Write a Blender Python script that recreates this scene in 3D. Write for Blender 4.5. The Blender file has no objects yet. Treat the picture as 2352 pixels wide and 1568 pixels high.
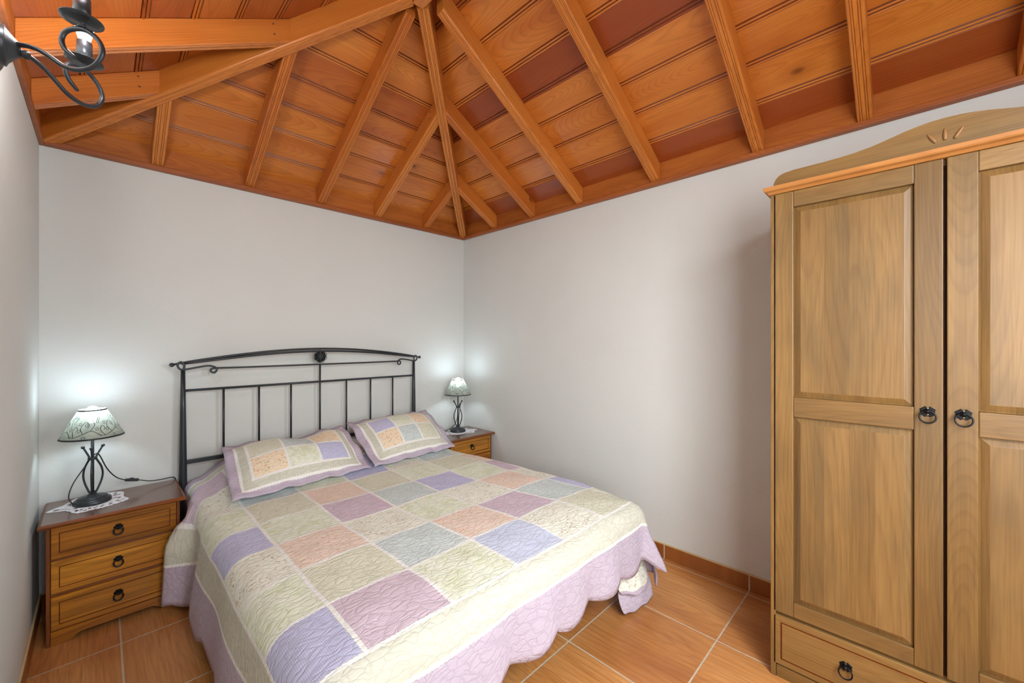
import bpy, math, random
from mathutils import Vector, Matrix
random.seed(7)
sc = bpy.context.scene
COL = sc.collection
PI = math.pi

# ------------------------------------------------------------------ room measures (metres)
XW = -2.713            # left (west) wall; right (east) wall is x = 0; headboard (north) wall is y = 0
YS = -4.75             # south wall, behind the camera
WT = 2.352             # top of the plastered walls
ZB = 2.356             # underside of rafters at the wall
T = 0.56               # roof slope
DK = 0.115             # boards above rafter underside
RX = XW / 2            # ridge
CAM = (-2.494, -3.126, 1.36)

def clamp(x, a=0.0, b=1.0): return max(a, min(b, x))
def sstep(a, b, x):
    t = clamp((x - a) / (b - a)); return t * t * (3 - 2 * t)
def lerp(a, b, t): return a + (b - a) * t
def interp(tab, x):
    if x <= tab[0][0]: return tab[0][1]
    for (x0, y0), (x1, y1) in zip(tab, tab[1:]):
        if x <= x1: return lerp(y0, y1, sstep(x0, x1, x))
    return tab[-1][1]

# ------------------------------------------------------------------ mesh builder
class MB:
    def __init__(self):
        self.v = []; self.f = []; self.uv = []; self.rnd = []; self.mi = []; self.sm = []
    def face(self, idx, uv=None, rnd=0.5, mi=0, smooth=False):
        self.f.append(tuple(idx)); self.uv.append(uv or [(0, 0)] * len(idx)); self.rnd.append(rnd); self.mi.append(mi); self.sm.append(smooth)
    def vert(self, p):
        self.v.append(tuple(p)); return len(self.v) - 1
    def poly(self, pts, uv=None, rnd=0.5, mi=0):
        self.face([self.vert(p) for p in pts], uv, rnd, mi)
    def hexa(self, P, g=0, rnd=None, mi=0, u0=None):
        """8 corners P[i][j][k] flattened (x fastest); g = grain axis of the box"""
        if rnd is None: rnd = random.random()
        if u0 is None: u0 = random.uniform(0, 8)
        b = len(self.v)
        for p in P: self.v.append(tuple(p))
        dims = [(Vector(P[1]) - Vector(P[0])).length, (Vector(P[2]) - Vector(P[0])).length, (Vector(P[4]) - Vector(P[0])).length]
        for fc in ((0, 2, 3, 1), (4, 5, 7, 6), (0, 1, 5, 4), (2, 6, 7, 3), (0, 4, 6, 2), (1, 3, 7, 5)):
            uvs = []
            bits = [tuple((i >> a) & 1 for a in range(3)) for i in fc]
            var = [a for a in range(3) if len({bb[a] for bb in bits}) > 1]
            for bb in bits:
                c = [bb[a] * dims[a] for a in range(3)]
                if g in var:
                    o = [a for a in var if a != g][0]
                    uvs.append((u0 + c[g], c[o] - dims[o] / 2))
                else:
                    uvs.append((u0 + c[var[0]] * .1, c[var[1]] - dims[var[1]] / 2))
            self.face([b + i for i in fc], uvs, rnd, mi)
    def box(self, x0, x1, y0, y1, z0, z1, g=None, rnd=None, mi=0):
        if g is None:
            d = (abs(x1 - x0), abs(y1 - y0), abs(z1 - z0)); g = d.index(max(d))
        P = [((x0, x1)[i & 1], (y0, y1)[(i >> 1) & 1], (z0, z1)[(i >> 2) & 1]) for i in range(8)]
        self.hexa(P, g, rnd, mi)
    def tube(self, pts, r, n=10, rnd=0.5, mi=0, caps=True, closed=False):
        pts = [Vector(p) for p in pts]; m = len(pts)
        rr = r if isinstance(r, (list, tuple)) else [r] * m
        prev = None; rings = []; L = 0
        for i in range(m):
            if closed: t = pts[(i + 1) % m] - pts[i - 1]
            else: t = pts[min(i + 1, m - 1)] - pts[max(i - 1, 0)]
            t.normalize()
            if prev is None:
                a = Vector((0, 0, 1)) if abs(t.z) < .9 else Vector((1, 0, 0))
                n1 = t.cross(a).normalized()
            else:
                n1 = (prev - t * prev.dot(t)).normalized()
            prev = n1; n2 = t.cross(n1)
            rings.append([self.vert(pts[i] + (n1 * math.cos(2 * PI * k / n) + n2 * math.sin(2 * PI * k / n)) * rr[i]) for k in range(n)])
        for i in range(m if closed else m - 1):
            A, B = rings[i], rings[(i + 1) % m]
            for k in range(n):
                self.face((A[k], A[(k + 1) % n], B[(k + 1) % n], B[k]), None, rnd, mi, True)
        if caps and not closed:
            self.face(rings[0][::-1], None, rnd, mi); self.face(rings[-1], None, rnd, mi)
    def lathe(self, prof, c=(0, 0, 0), n=28, axis='z', mi=0, rnd=.5):
        """prof: list of (radius, height)"""
        rings = []
        for r, h in prof:
            ring = []
            for k in range(n):
                a = 2 * PI * k / n; p = (r * math.cos(a), r * math.sin(a), h)
                if axis == 'x': p = (p[2], p[0], p[1])
                if axis == 'y': p = (p[0], p[2], p[1])
                ring.append(self.vert((c[0] + p[0], c[1] + p[1], c[2] + p[2])))
            rings.append(ring)
        fl = axis == 'y'
        for A, B in zip(rings, rings[1:]):
            for k in range(n):
                q = (A[k], A[(k + 1) % n], B[(k + 1) % n], B[k])
                self.face(q[::-1] if fl else q, None, rnd, mi, True)
        if prof[0][0] > 1e-5: self.face(rings[0] if fl else rings[0][::-1], None, rnd, mi)
        if prof[-1][0] > 1e-5: self.face(rings[-1][::-1] if fl else rings[-1], None, rnd, mi)
    def ball(self, c, r, n=14, mi=0, sz=1):
        m = n // 2
        self.lathe([(max(1e-6, r * math.sin(PI * i / m)), -r * sz * math.cos(PI * i / m)) for i in range(m + 1)], c, n, mi=mi)
    def build(self, name, mat, parent=None, bevel=0, seg=2, label=None, smooth_all=False):
        me = bpy.data.meshes.new(name)
        me.from_pydata(self.v, [], self.f)
        for m in (mat if isinstance(mat, (list, tuple)) else [mat]): me.materials.append(m)
        me.uv_layers.new(name='UVMap'); me.attributes.new('rnd', 'FLOAT', 'CORNER')
        me.uv_layers['UVMap'].data.foreach_set('uv', [c for f in self.uv for q in f for c in q])
        me.attributes['rnd'].data.foreach_set('value', [self.rnd[i] for i, f in enumerate(self.f) for _ in f])
        me.polygons.foreach_set('material_index', self.mi)
        me.polygons.foreach_set('use_smooth', [s or smooth_all for s in self.sm])
        me.update()
        o = bpy.data.objects.new(name, me); COL.objects.link(o)
        if parent: o.parent = parent
        if bevel:
            b = o.modifiers.new('bevel', 'BEVEL'); b.width = bevel; b.segments = seg; b.limit_method = 'ANGLE'; b.angle_limit = math.radians(40)
            b.use_clamp_overlap = True
        if label: o['label'] = label
        return o

def tag(o, label, cat, group=None):
    o['label'] = label; o['category'] = cat
    if group: o['group'] = group
    return o
def struct(o):
    o['kind'] = 'structure'; return o
def thing(name, loc, label, cat, group=None):
    o = bpy.data.objects.new(name, None); COL.objects.link(o); o.location = loc; o.empty_display_size = .1
    return tag(o, label, cat, group)
def copy_tree(o, parent=None):
    c = o.copy(); COL.objects.link(c)
    if parent: c.parent = parent
    for ch in list(o.children): copy_tree(ch, c)
    return c
def smooth_path(pts, n=6, closed=False):
    pts = [Vector(p) for p in pts]; m = len(pts); out = []
    rng = range(m) if closed else range(m - 1)
    for i in rng:
        if closed: p0, p1, p2, p3 = pts[i - 1], pts[i], pts[(i + 1) % m], pts[(i + 2) % m]
        else: p0, p1, p2, p3 = pts[max(i - 1, 0)], pts[i], pts[i + 1], pts[min(i + 2, m - 1)]
        for k in range(n):
            t = k / n
            out.append(0.5 * ((2 * p1) + (p2 - p0) * t + (2 * p0 - 5 * p1 + 4 * p2 - p3) * t * t + (3 * p1 - p0 - 3 * p2 + p3) * t ** 3))
    if not closed: out.append(pts[-1])
    return out

# ------------------------------------------------------------------ materials
class NT:
    def __init__(self, name):
        self.m = bpy.data.materials.new(name); self.m.use_nodes = True
        self.t = self.m.node_tree; self.n = self.t.nodes; self.b = self.n['Principled BSDF']
    def add(self, typ, **kw):
        x = self.n.new(typ)
        for k, v in kw.items(): setattr(x, k, v)
        return x
    def put(self, sock, v):
        if hasattr(v, 'is_output') or isinstance(v, bpy.types.NodeSocket): self.t.links.new(v, sock)
        elif v is not None: sock.default_value = v
    def math(self, op, a, b=None, c=None, cl=False):
        x = self.add('ShaderNodeMath', operation=op, use_clamp=cl)
        self.put(x.inputs[0], a)
        if b is not None: self.put(x.inputs[1], b)
        if c is not None: self.put(x.inputs[2], c)
        return x.outputs[0]
    def comb(self, x=0., y=0., z=0.):
        c = self.add('ShaderNodeCombineXYZ')
        self.put(c.inputs[0], x); self.put(c.inputs[1], y); self.put(c.inputs[2], z)
        return c.outputs[0]
    def sep(self, v):
        s = self.add('ShaderNodeSeparateXYZ'); self.put(s.inputs[0], v); return s.outputs
    def noise(self, vec, scale=1., detail=2., rough=.5, dist=0.):
        x = self.add('ShaderNodeTexNoise'); self.put(x.inputs['Vector'], vec)
        x.inputs['Scale'].default_value = scale; x.inputs['Detail'].default_value = detail
        x.inputs['Roughness'].default_value = rough; x.inputs['Distortion'].default_value = dist
        return x.outputs['Fac']
    def vor(self, vec, scale=1., feature='F1', rand=1.):
        x = self.add('ShaderNodeTexVoronoi', feature=feature); self.put(x.inputs['Vector'], vec)
        x.inputs['Scale'].default_value = scale; x.inputs['Randomness'].default_value = rand
        return x
    def ramp(self, fac, stops, interp='LINEAR'):
        r = self.add('ShaderNodeValToRGB'); r.color_ramp.interpolation = interp
        e = r.color_ramp.elements
        while len(e) < len(stops): e.new(.5)
        for i, (p, c) in enumerate(stops):
            e[i].position = p; e[i].color = (*c, 1) if len(c) == 3 else c
        self.put(r.inputs[0], fac); return r.outputs[0]
    def mix(self, fac, a, b, mode='MIX'):
        x = self.add('ShaderNodeMix', data_type='RGBA', blend_type=mode)
        self.put(x.inputs[0], fac)
        for s, v in ((x.inputs[6], a), (x.inputs[7], b)):
            self.put(s, (*v, 1) if isinstance(v, tuple) and len(v) == 3 else v)
        return x.outputs[2]
    def bump(self, h, strength=.3, dist=.01, normal=None):
        x = self.add('ShaderNodeBump'); self.put(x.inputs['Height'], h)
        x.inputs['Strength'].default_value = strength; x.inputs['Distance'].default_value = dist
        if normal is not None: self.put(x.inputs['Normal'], normal)
        return x.outputs[0]
    def mapr(self, v, a, b, c=0., d=1.):
        x = self.add('ShaderNodeMapRange'); self.put(x.inputs[0], v)
        for i, k in enumerate((a, b, c, d)): x.inputs[i + 1].default_value = k
        return x.outputs[0]
    def uv(self, name='UVMap'): return self.add('ShaderNodeUVMap', uv_map=name).outputs[0]
    def attr(self, name):
        return self.add('ShaderNodeAttribute', attribute_name=name).outputs['Fac']
    def obj(self): return self.add('ShaderNodeTexCoord').outputs['Object']
    def set(self, **kw):
        for k, v in kw.items(): self.put(self.b.inputs[k.replace('_', ' ')], (*v, 1) if isinstance(v, tuple) and len(v) == 3 else v)
        return self.m

def lin(r, g, b):
    f = lambda c: (c / 255 / 12.92) if c / 255 <= .04045 else ((c / 255 + .055) / 1.055) ** 2.4
    return (f(r), f(g), f(b))

def wood(name, light, mid, dark, red=None, freq=75., rough=.35, knots=.0, streak=.5, grain=.6, spec=.5, blotch=None, coat=0., bsc=(2.2, 7.)):
    k = NT(name)
    s = k.sep(k.uv()); u, v = s[0], s[1]; r = k.attr('rnd')
    r10 = k.math('MULTIPLY', r, 17.3)
    n1 = k.noise(k.comb(k.math('MULTIPLY', u, 1.6), k.math('MULTIPLY', v, 9.), r10), 1., 2.)
    dv = k.math('MULTIPLY_ADD', n1, .036, -.018)
    n2 = k.noise(k.comb(k.math('MULTIPLY', u, .6), r10, 3.1), 1., 1.)
    w = k.math('MULTIPLY_ADD', n2, .34, -.08)
    vv = k.math('ADD', k.math('ADD', v, dv), k.math('MULTIPLY_ADD', r, .12, -.06))
    dist = k.math('SQRT', k.math('ADD', k.math('MULTIPLY', vv, vv), k.math('MULTIPLY', w, w)))
    ring = k.math('FRACT', k.math('MULTIPLY', dist, freq))
    ringc = k.ramp(ring, [(0., (.0,) * 3), (.5, (.12,) * 3), (.84, (1.,) * 3), (.95, (.3,) * 3), (1., (.0,) * 3)])
    fib = k.noise(k.comb(k.math('MULTIPLY', u, 5.), k.math('MULTIPLY', v, 230.), r10), 1., 2.)
    big = k.noise(k.comb(k.math('MULTIPLY', u, 1.3), k.math('MULTIPLY', v, 11.), k.math('ADD', r10, 5.)), 1., 3., .6)
    base = k.ramp(k.math('ADD', k.math('MULTIPLY', big, .8), k.math('MULTIPLY_ADD', r, .3, -.05)), [(.25, light), (.55, mid), (.85, dark)])
    if red is not None:
        base = k.mix(k.mapr(r, .55, .95, 0., .85), base, red)
    if blotch is not None:
        bl = k.noise(k.comb(k.math('MULTIPLY', u, bsc[0]), k.math('MULTIPLY', v, bsc[1]), k.math('ADD', r10, 9.)), 1., 3., .6)
        base = k.mix(k.mapr(bl, .45, .72, 0., .7), base, blotch)
    g = k.math('MULTIPLY', ringc, grain)
    base = k.mix(g, base, (.62, .55, .5), 'MULTIPLY')
    fb = k.mapr(fib, .35, .7, 0., streak)
    base = k.mix(fb, base, (.7, .64, .58), 'MULTIPLY')
    if knots > 0:
        vo = k.vor(k.comb(k.math('MULTIPLY', u, 1.5), k.math('MULTIPLY', k.math('ADD', v, dv), 3.2), r10), 1.6)
        gate = k.math('GREATER_THAN', k.noise(k.comb(k.math('MULTIPLY', u, .9), r10, 7.7), 1., 0.), 1. - knots)
        d = vo.outputs['Distance']
        m1 = k.math('MULTIPLY', k.mapr(d, .05, .10, 1., 0.), gate)
        m2 = k.math('MULTIPLY', k.mapr(d, .06, .26, .45, 0.), gate)
        base = k.mix(m2, base, (.55, .4, .3), 'MULTIPLY')
        base = k.mix(k.math('MULTIPLY', m1, .85), base, tuple(c * .25 for c in dark))
    k.set(Base_Color=base, Roughness=rough, Specular_IOR_Level=spec)
    if coat: k.set(Coat_Weight=coat, Coat_Roughness=.15)
    return k.m

M = {}
M['board'] = wood('ceiling_boards', lin(222, 138, 58), lin(202, 114, 42), lin(174, 88, 31), red=lin(148, 64, 29), freq=150, rough=.3, knots=.56, grain=.42, streak=.3)
M['groove'] = wood('groove_shade_pine', lin(132, 66, 26), lin(118, 58, 22), lin(104, 50, 18), freq=90, grain=.2, streak=.2)  # shadow in the board and drawer grooves, painted in as darker pine
M['rafter'] = wood('rafter_pine', lin(222, 140, 62), lin(206, 120, 48), lin(186, 100, 38), freq=150, rough=.33, grain=.42, streak=.35, knots=.3)
M['frieze'] = wood('frieze_pine', lin(204, 126, 58), lin(186, 108, 46), lin(158, 84, 34), freq=110, rough=.45, grain=.35, streak=.4, spec=.3)
M['trimwood'] = wood('wall_plate_pine', lin(186, 106, 50), lin(166, 90, 40), lin(142, 72, 30), freq=160, rough=.5, grain=.4, streak=.6)
M['wardrobe'] = wood('waxed_pine', lin(152, 116, 66), lin(132, 98, 53), lin(106, 78, 42), freq=130, rough=.42, grain=.3, streak=.6, blotch=lin(112, 88, 54))
M['wardrobe_edge'] = wood('waxed_pine_light', lin(196, 134, 72), lin(180, 118, 60), lin(160, 102, 48), freq=60, rough=.4, grain=.25, streak=.3)
M['wardrobe_knot'] = wood('waxed_pine_panel', lin(152, 116, 68), lin(136, 102, 57), lin(110, 82, 46), freq=90, rough=.42, grain=.3, streak=.55, knots=.3, blotch=lin(110, 88, 56))
M['nightstand'] = wood('honey_pine', lin(212, 144, 44), lin(180, 112, 28), lin(116, 68, 16), freq=62, rough=.3, grain=.7, streak=.4, blotch=lin(92, 56, 18), coat=.1, bsc=(1.4, 19.))
M['nightstand_top'] = wood('dark_varnished_pine', lin(122, 86, 70), lin(104, 70, 56), lin(82, 52, 42), freq=40, rough=.22, grain=.3, streak=.2, coat=.25)
M['nightstand_edge'] = wood('dark_edge_pine', lin(150, 84, 40), lin(122, 66, 30), lin(96, 50, 24), freq=60, rough=.3, grain=.4, streak=.3)

def plaster(name, col, sc1=1.0):
    k = NT(name); p = k.obj()
    n1 = k.noise(p, 1.3, 2., .55); n2 = k.noise(p, 34., 3., .65)
    s = k.sep(p)
    low = k.mapr(s[2], .15, 1.1, 1., 0.)
    crack = k.vor(k.comb(k.math('MULTIPLY_ADD', n2, .09, s[0]), k.math('MULTIPLY_ADD', n2, .09, s[1]), k.math('MULTIPLY_ADD', n1, .2, s[2])), 4.5, 'DISTANCE_TO_EDGE').outputs['Distance']
    cr = k.math('MULTIPLY', k.mapr(crack, 0., .014, 1., 0.), k.math('MULTIPLY', low, k.mapr(n1, .52, .64, 0., 1.)))
    base = k.mix(k.mapr(n1, .3, .7, 0., 1.), col, tuple(c * .955 for c in col))
    h = k.math('ADD', k.math('MULTIPLY', n2, .6), k.math('MULTIPLY', cr, .5))
    return k.set(Base_Color=base, Roughness=.85, Normal=k.bump(h, .35, .006 * sc1), Specular_IOR_Level=.25)
M['plaster'] = plaster('white_plaster', (.72, .73, .70))

def tile_mat(name, horizontal=True, tint=(1., 1., 1.)):
    k = NT(name); p = k.obj(); s = k.sep(p)
    S = .4758
    def cell(c, o):
        q = k.math('DIVIDE', k.math('SUBTRACT', c, o), S)
        f = k.math('FRACT', k.math('ADD', q, 50.))
        e = k.math('SUBTRACT', .5, k.math('ABSOLUTE', k.math('SUBTRACT', f, .5)))
        return k.math('FLOOR', k.math('ADD', q, 50.)), k.math('MULTIPLY', e, S)
    ix, ex = cell(s[0], -.527); iy, ey = cell(s[1], -.590)
    e = k.math('MINIMUM', ex, ey) if horizontal else ey
    rid = k.add('ShaderNodeTexWhiteNoise', noise_dimensions='2D'); k.put(rid.inputs['Vector'], k.comb(ix, iy, 0.))
    rv = rid.outputs['Value']
    wob = k.noise(k.comb(k.math('MULTIPLY', s[0], 5.), k.math('MULTIPLY', s[1], 1.4), k.math('MULTIPLY', rv, 20.)), 1., 3.)
    yy = k.math('MULTIPLY', s[1], 1.)
    fib = k.noise(k.comb(k.math('MULTIPLY', s[0], 120.), k.math('MULTIPLY', s[1], 5.), k.math('ADD', k.math('MULTIPLY', rv, 20.), s[2])), 1., 4., .65)
    xr = k.math('ADD', s[0], k.math('MULTIPLY', wob, .10))
    cx = k.math('SUBTRACT', k.math('FRACT', k.math('ADD', k.math('DIVIDE', k.math('SUBTRACT', s[0], -.527), S), 50.)), k.math('MULTIPLY_ADD', rv, .5, .25))
    cyv = k.math('SUBTRACT', k.math('FRACT', k.math('ADD', k.math('DIVIDE', k.math('SUBTRACT', s[1], -.59), S), 50.)), .6)
    rad = k.math('SQRT', k.math('ADD', k.math('MULTIPLY', k.math('MULTIPLY', cx, cx), 9.), k.math('MULTIPLY', k.math('MULTIPLY', cyv, cyv), .9)))
    ring = k.math('SINE', k.math('MULTIPLY', k.math('ADD', rad, k.math('MULTIPLY', wob, .9)), 34.))
    c = k.ramp(wob, [(.25, lin(226, 164, 100)), (.55, lin(206, 140, 78)), (.8, lin(172, 106, 56))])
    c = k.mix(k.mapr(fib, .42, .68, 0., .36), c, lin(128, 68, 34))
    c = k.mix(k.mapr(ring, .2, 1., 0., .14), c, lin(100, 50, 24))
    c = k.mix(k.mapr(rv, 0., 1., 0., .22), c, lin(140, 76, 36))
    c = k.mix(1., c, tint, 'MULTIPLY')
    gm = k.mapr(e, .0028, .004, 1., 0.)
    gn = k.noise(p, 60., 3.)
    c = k.mix(gm, c, k.mix(gn, lin(222, 208, 188), lin(176, 154, 130)))
    k.set(Base_Color=c, Roughness=k.mix(gm, (.36,) * 3, (.8,) * 3), Specular_IOR_Level=.45,
          Normal=k.bump(k.math('MULTIPLY', gm, -1.), .3, .003))
    return k.m
M['tile'] = tile_mat('wood_look_floor_tile')
M['skirt'] = tile_mat('shaded_wood_look_skirting', False, (.62, .5, .42))  # tint darkens the skirting tiles to stand in for shadow
k = NT('cream_caulk'); M['caulk'] = k.set(Base_Color=lin(214, 186, 140), Roughness=.7)

k = NT('black_iron'); p = k.obj(); n = k.noise(p, 60., 3.)
M['iron'] = k.set(Base_Color=lin(60, 64, 68), Roughness=.36, Metallic=.5, Normal=k.bump(n, .06, .002))
k = NT('dark_handle_iron'); M['handle'] = k.set(Base_Color=lin(30, 31, 34), Roughness=.33, Metallic=.6)
k = NT('screw_steel'); M['screw'] = k.set(Base_Color=lin(150, 140, 110), Roughness=.35, Metallic=.9)
k = NT('nail_dark'); M['nail'] = k.set(Base_Color=lin(92, 62, 36), Roughness=.6)
k = NT('cord_black'); M['cord'] = k.set(Base_Color=lin(34, 37, 42), Roughness=.5)
k = NT('dark_gap'); M['gap'] = k.set(Base_Color=lin(58, 28, 12), Roughness=.7)
k = NT('carved_recess'); M['carve'] = k.set(Base_Color=lin(148, 104, 62), Roughness=.45)
k = NT('mattress_ticking'); M['mattress'] = k.set(Base_Color=lin(225, 222, 214), Roughness=.9)
k = NT('white_cotton_lace'); p = k.obj(); s = k.sep(p)
M['lace'] = k.set(Base_Color=lin(232, 230, 234), Roughness=.9)

def emis(name, col, s):
    k = NT(name); return k.set(Base_Color=col, Emission_Color=col, Emission_Strength=s, Roughness=.4)
M['bulb'] = emis('lit_bulb_glass', (.72, .88, 1.), 84.)
M['sconce_bulb'] = emis('lit_candle_bulb_glass', (.97, .98, 1.), 420.)
k = NT('bulb_base_white'); M['bulb_base'] = k.set(Base_Color=(.85, .88, .85), Roughness=.4, Emission_Color=(1., 1., .95), Emission_Strength=.8)

def shade_mat():
    k = NT('printed_parchment_shade')
    p = k.obj(); n = k.noise(p, 34., 4., .6)
    col = k.ramp(n, [(.3, lin(140, 143, 132)), (.7, lin(168, 171, 156))])
    k.set(Base_Color=col, Roughness=.6)
    tr = k.add('ShaderNodeBsdfTranslucent'); k.put(tr.inputs[0], col)
    tp = k.add('ShaderNodeBsdfTransparent'); tp.inputs[0].default_value = (.9, .93, .88, 1)
    mx = k.add('ShaderNodeMixShader'); mx.inputs[0].default_value = .22
    k.t.links.new(k.b.outputs[0], mx.inputs[1]); k.t.links.new(tr.outputs[0], mx.inputs[2])
    m2 = k.add('ShaderNodeMixShader'); m2.inputs[0].default_value = .05
    k.t.links.new(mx.outputs[0], m2.inputs[1]); k.t.links.new(tp.outputs[0], m2.inputs[2])
    k.t.links.new(m2.outputs[0], k.n['Material Output'].inputs[0])
    return k.m
M['shade'] = shade_mat()

# fabrics -----------------------------------------------------------
def fabric(name, base, kind='plain', c2=None, c3=None, seam=True, rs=70.):
    k = NT(name); uv = k.uv(); s = k.sep(uv); u, v = s[0], s[1]
    wn = k.noise(uv, 14., 3., .6)
    uvd = k.comb(k.math('ADD', u, k.math('MULTIPLY_ADD', wn, .05, -.025)), k.math('ADD', v, k.math('MULTIPLY_ADD', k.noise(uv, 17., 2.), .05, -.025)), 0.)
    col = (*base, 1.)
    col = k.mix(k.mapr(k.noise(uv, 5., 3.), .3, .7, 0., .16), col, tuple(c * .82 for c in base))
    if kind == 'gingham':
        a = k.math('GREATER_THAN', k.math('SINE', k.math('MULTIPLY', u, 1100.)), 0.)
        b = k.math('GREATER_THAN', k.math('SINE', k.math('MULTIPLY', v, 1100.)), 0.)
        col = k.mix(k.math('MULTIPLY', k.math('ADD', a, b), .26), col, c2)
    elif kind == 'sprig':      # scattered little brown/pink sprigs
        vo = k.vor(uvd, 85.); cell = k.sep(vo.outputs['Color'])
        clump = k.mapr(k.noise(uvd, 20., 3.), .46, .53, 0., 1.)
        m = k.math('MULTIPLY', k.mapr(vo.outputs['Distance'], .28, .42, 1., 0.), k.math('MULTIPLY', clump, k.math('GREATER_THAN', cell[0], .2)))
        lc = k.mix(k.math('GREATER_THAN', cell[1], .6), (*c2, 1.), (*c3, 1.))
        col = k.mix(k.math('MULTIPLY', m, .9), col, lc)
    elif kind == 'floral':     # soft leafy patches with a few pink blooms
        m = k.mapr(k.noise(uvd, 13., 4., .75), .46, .62, 0., .95)
        col = k.mix(m, col, c2)
        vo = k.vor(uvd, 60.); cell = k.sep(vo.outputs['Color'])
        m2 = k.math('MULTIPLY', k.mapr(vo.outputs['Distance'], .2, .4, .7, 0.), k.math('GREATER_THAN', cell[0], .62))
        col = k.mix(k.math('MULTIPLY', m2, k.mapr(k.noise(uv, 7., 1.), .45, .6, 0., 1.)), col, k.mix(k.math('GREATER_THAN', cell[1], .6), (*tuple(c * .75 for c in c2), 1.), (*c3, 1.)))
    elif kind == 'rose':       # small roses all over
        vo = k.vor(uv, rs, rand=.8); cell = k.sep(vo.outputs['Color'])
        d = vo.outputs['Distance']
        m = k.math('MULTIPLY', k.mapr(d, .24, .40, 1., 0.), k.math('GREATER_THAN', cell[0], .3))
        rc = k.mix(k.math('GREATER_THAN', cell[1], .72), (*c2, 1.), (*c3, 1.))
        col = k.mix(k.math('MULTIPLY', m, .7), col, rc)
    elif kind == 'speck':
        vo = k.vor(uvd, 95.); cell = k.sep(vo.outputs['Color'])
        m = k.mapr(vo.outputs['Distance'], .2, .5, .55, 0.)
        col = k.mix(m, col, k.mix(k.math('GREATER_THAN', cell[0], .5), (*c2, 1.), (*c3, 1.)))
    # stitched quilting: wandering cells with puckers between them
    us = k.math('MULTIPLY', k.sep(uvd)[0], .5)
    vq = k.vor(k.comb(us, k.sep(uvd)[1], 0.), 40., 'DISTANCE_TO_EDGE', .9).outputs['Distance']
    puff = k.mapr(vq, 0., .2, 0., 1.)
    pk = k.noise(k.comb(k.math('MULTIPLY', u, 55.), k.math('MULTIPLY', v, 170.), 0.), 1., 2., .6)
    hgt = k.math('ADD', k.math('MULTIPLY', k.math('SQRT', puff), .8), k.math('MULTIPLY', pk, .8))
    col = k.mix(k.mapr(vq, 0., .10, .22, 0.), col, tuple(c * .55 for c in base), 'MIX')  # shade in the stitched valleys put into the colour
    col = k.mix(k.mapr(pk, .40, .62, .13, 0.), col, tuple(c * .6 for c in base), 'MIX')  # fine puckers get painted shade as well
    if seam:
        q = k.sep(k.uv('seam')); d = k.math('MINIMUM', q[0], q[1])
        along = k.math('ADD', u, v)
        wob = k.math('MULTIPLY', k.math('SINE', k.math('MULTIPLY', along, 420.)), .0012)
        m = k.mapr(k.math('ADD', d, wob), .0058, .0078, 1., 0.)
        col = k.mix(m, col, lin(242, 241, 236))
        hgt = k.math('ADD', hgt, k.math('MULTIPLY', m, .35))
    k.set(Base_Color=col, Roughness=.92, Specular_IOR_Level=.15, Normal=k.bump(hgt, .5, .004))
    return k.m
F = {}
F['cream'] = fabric('quilt_cream', lin(216, 215, 199))
F['lilac'] = fabric('quilt_lilac', lin(199, 186, 202))
F['purple'] = fabric('quilt_purple_gingham', lin(212, 213, 236), 'gingham', lin(150, 148, 200))
F['pink'] = fabric('quilt_pink_gingham', lin(226, 210, 220), 'gingham', lin(190, 156, 180))
F['blue'] = fabric('quilt_blue_gingham', lin(220, 226, 242), 'gingham', lin(176, 184, 224))
F['lav'] = fabric('quilt_lavender', lin(214, 214, 238), 'gingham', lin(174, 172, 216))
F['tan'] = fabric('quilt_tan_print', lin(230, 229, 208), 'speck', lin(214, 210, 182), lin(208, 212, 190))
F['gray'] = fabric('quilt_gray_print', lin(216, 226, 224), 'speck', lin(176, 190, 188), lin(198, 194, 198))
F['peach'] = fabric('quilt_peach_print', lin(244, 222, 206), 'rose', lin(232, 178, 154), lin(206, 210, 184))
F['rose'] = fabric('sham_rose_print', lin(251, 231, 202), 'rose', lin(228, 152, 92), lin(170, 184, 130), rs=58.)
F['green'] = fabric('quilt_green_floral', lin(240, 243, 224), 'floral', lin(222, 228, 196), lin(238, 204, 192))
F['sprig'] = fabric('quilt_cream_sprig', lin(243, 242, 228), 'sprig', lin(192, 162, 140), lin(206, 206, 178))
FK = list(F); FI = {n: i for i, n in enumerate(FK)}; FM = [F[n] for n in FK]

# ------------------------------------------------------------------ the setting
def slab(name, pts, mat):
    b = MB(); b.poly(pts); return struct(b.build(name, mat))
b = MB(); b.box(XW - .2, .2, YS - .2, .2, -.1, 0); struct(b.build('floor', M['tile']))
b = MB(); b.box(XW - .2, .2, 0, .2, 0, WT); struct(b.build('wall_north', M['plaster']))
b = MB(); b.box(0, .2, YS, 0, 0, WT); struct(b.build('wall_east', M['plaster']))
b = MB(); b.box(XW - .2, XW, YS, 0, 0, WT); struct(b.build('wall_west', M['plaster']))
# south wall (behind the camera) with a window opening and gable
WX0, WX1, WZ0, WZ1 = -2.62, -1.42, 1.10, 2.25
b = MB(); y0, y1 = YS - .2, YS
b.box(XW - .2, WX0, y0, y1, 0, WT); b.box(WX1, .2, y0, y1, 0, WT); b.box(WX0, WX1, y0, y1, 0, WZ0); b.box(WX0, WX1, y0, y1, WZ1, WT)
zr = ZB + DK + T * -RX
for yy in (y0, y1): b.poly([(XW - .1, yy, WT), (.1, yy, WT), (RX, yy, zr + .15)])
struct(b.build('wall_south', M['plaster']))
wf = MB()
for (xa, xb, za, zb) in ((WX0, WX0 + .06, WZ0, WZ1), (WX1 - .06, WX1, WZ0, WZ1), (WX0, WX1, WZ0, WZ0 + .06), (WX0, WX1, WZ1 - .06, WZ1), ((WX0 + WX1) / 2 - .03, (WX0 + WX1) / 2 + .03, WZ0, WZ1)):
    wf.box(xa, xb, YS - .14, YS - .08, za, zb)
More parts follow.
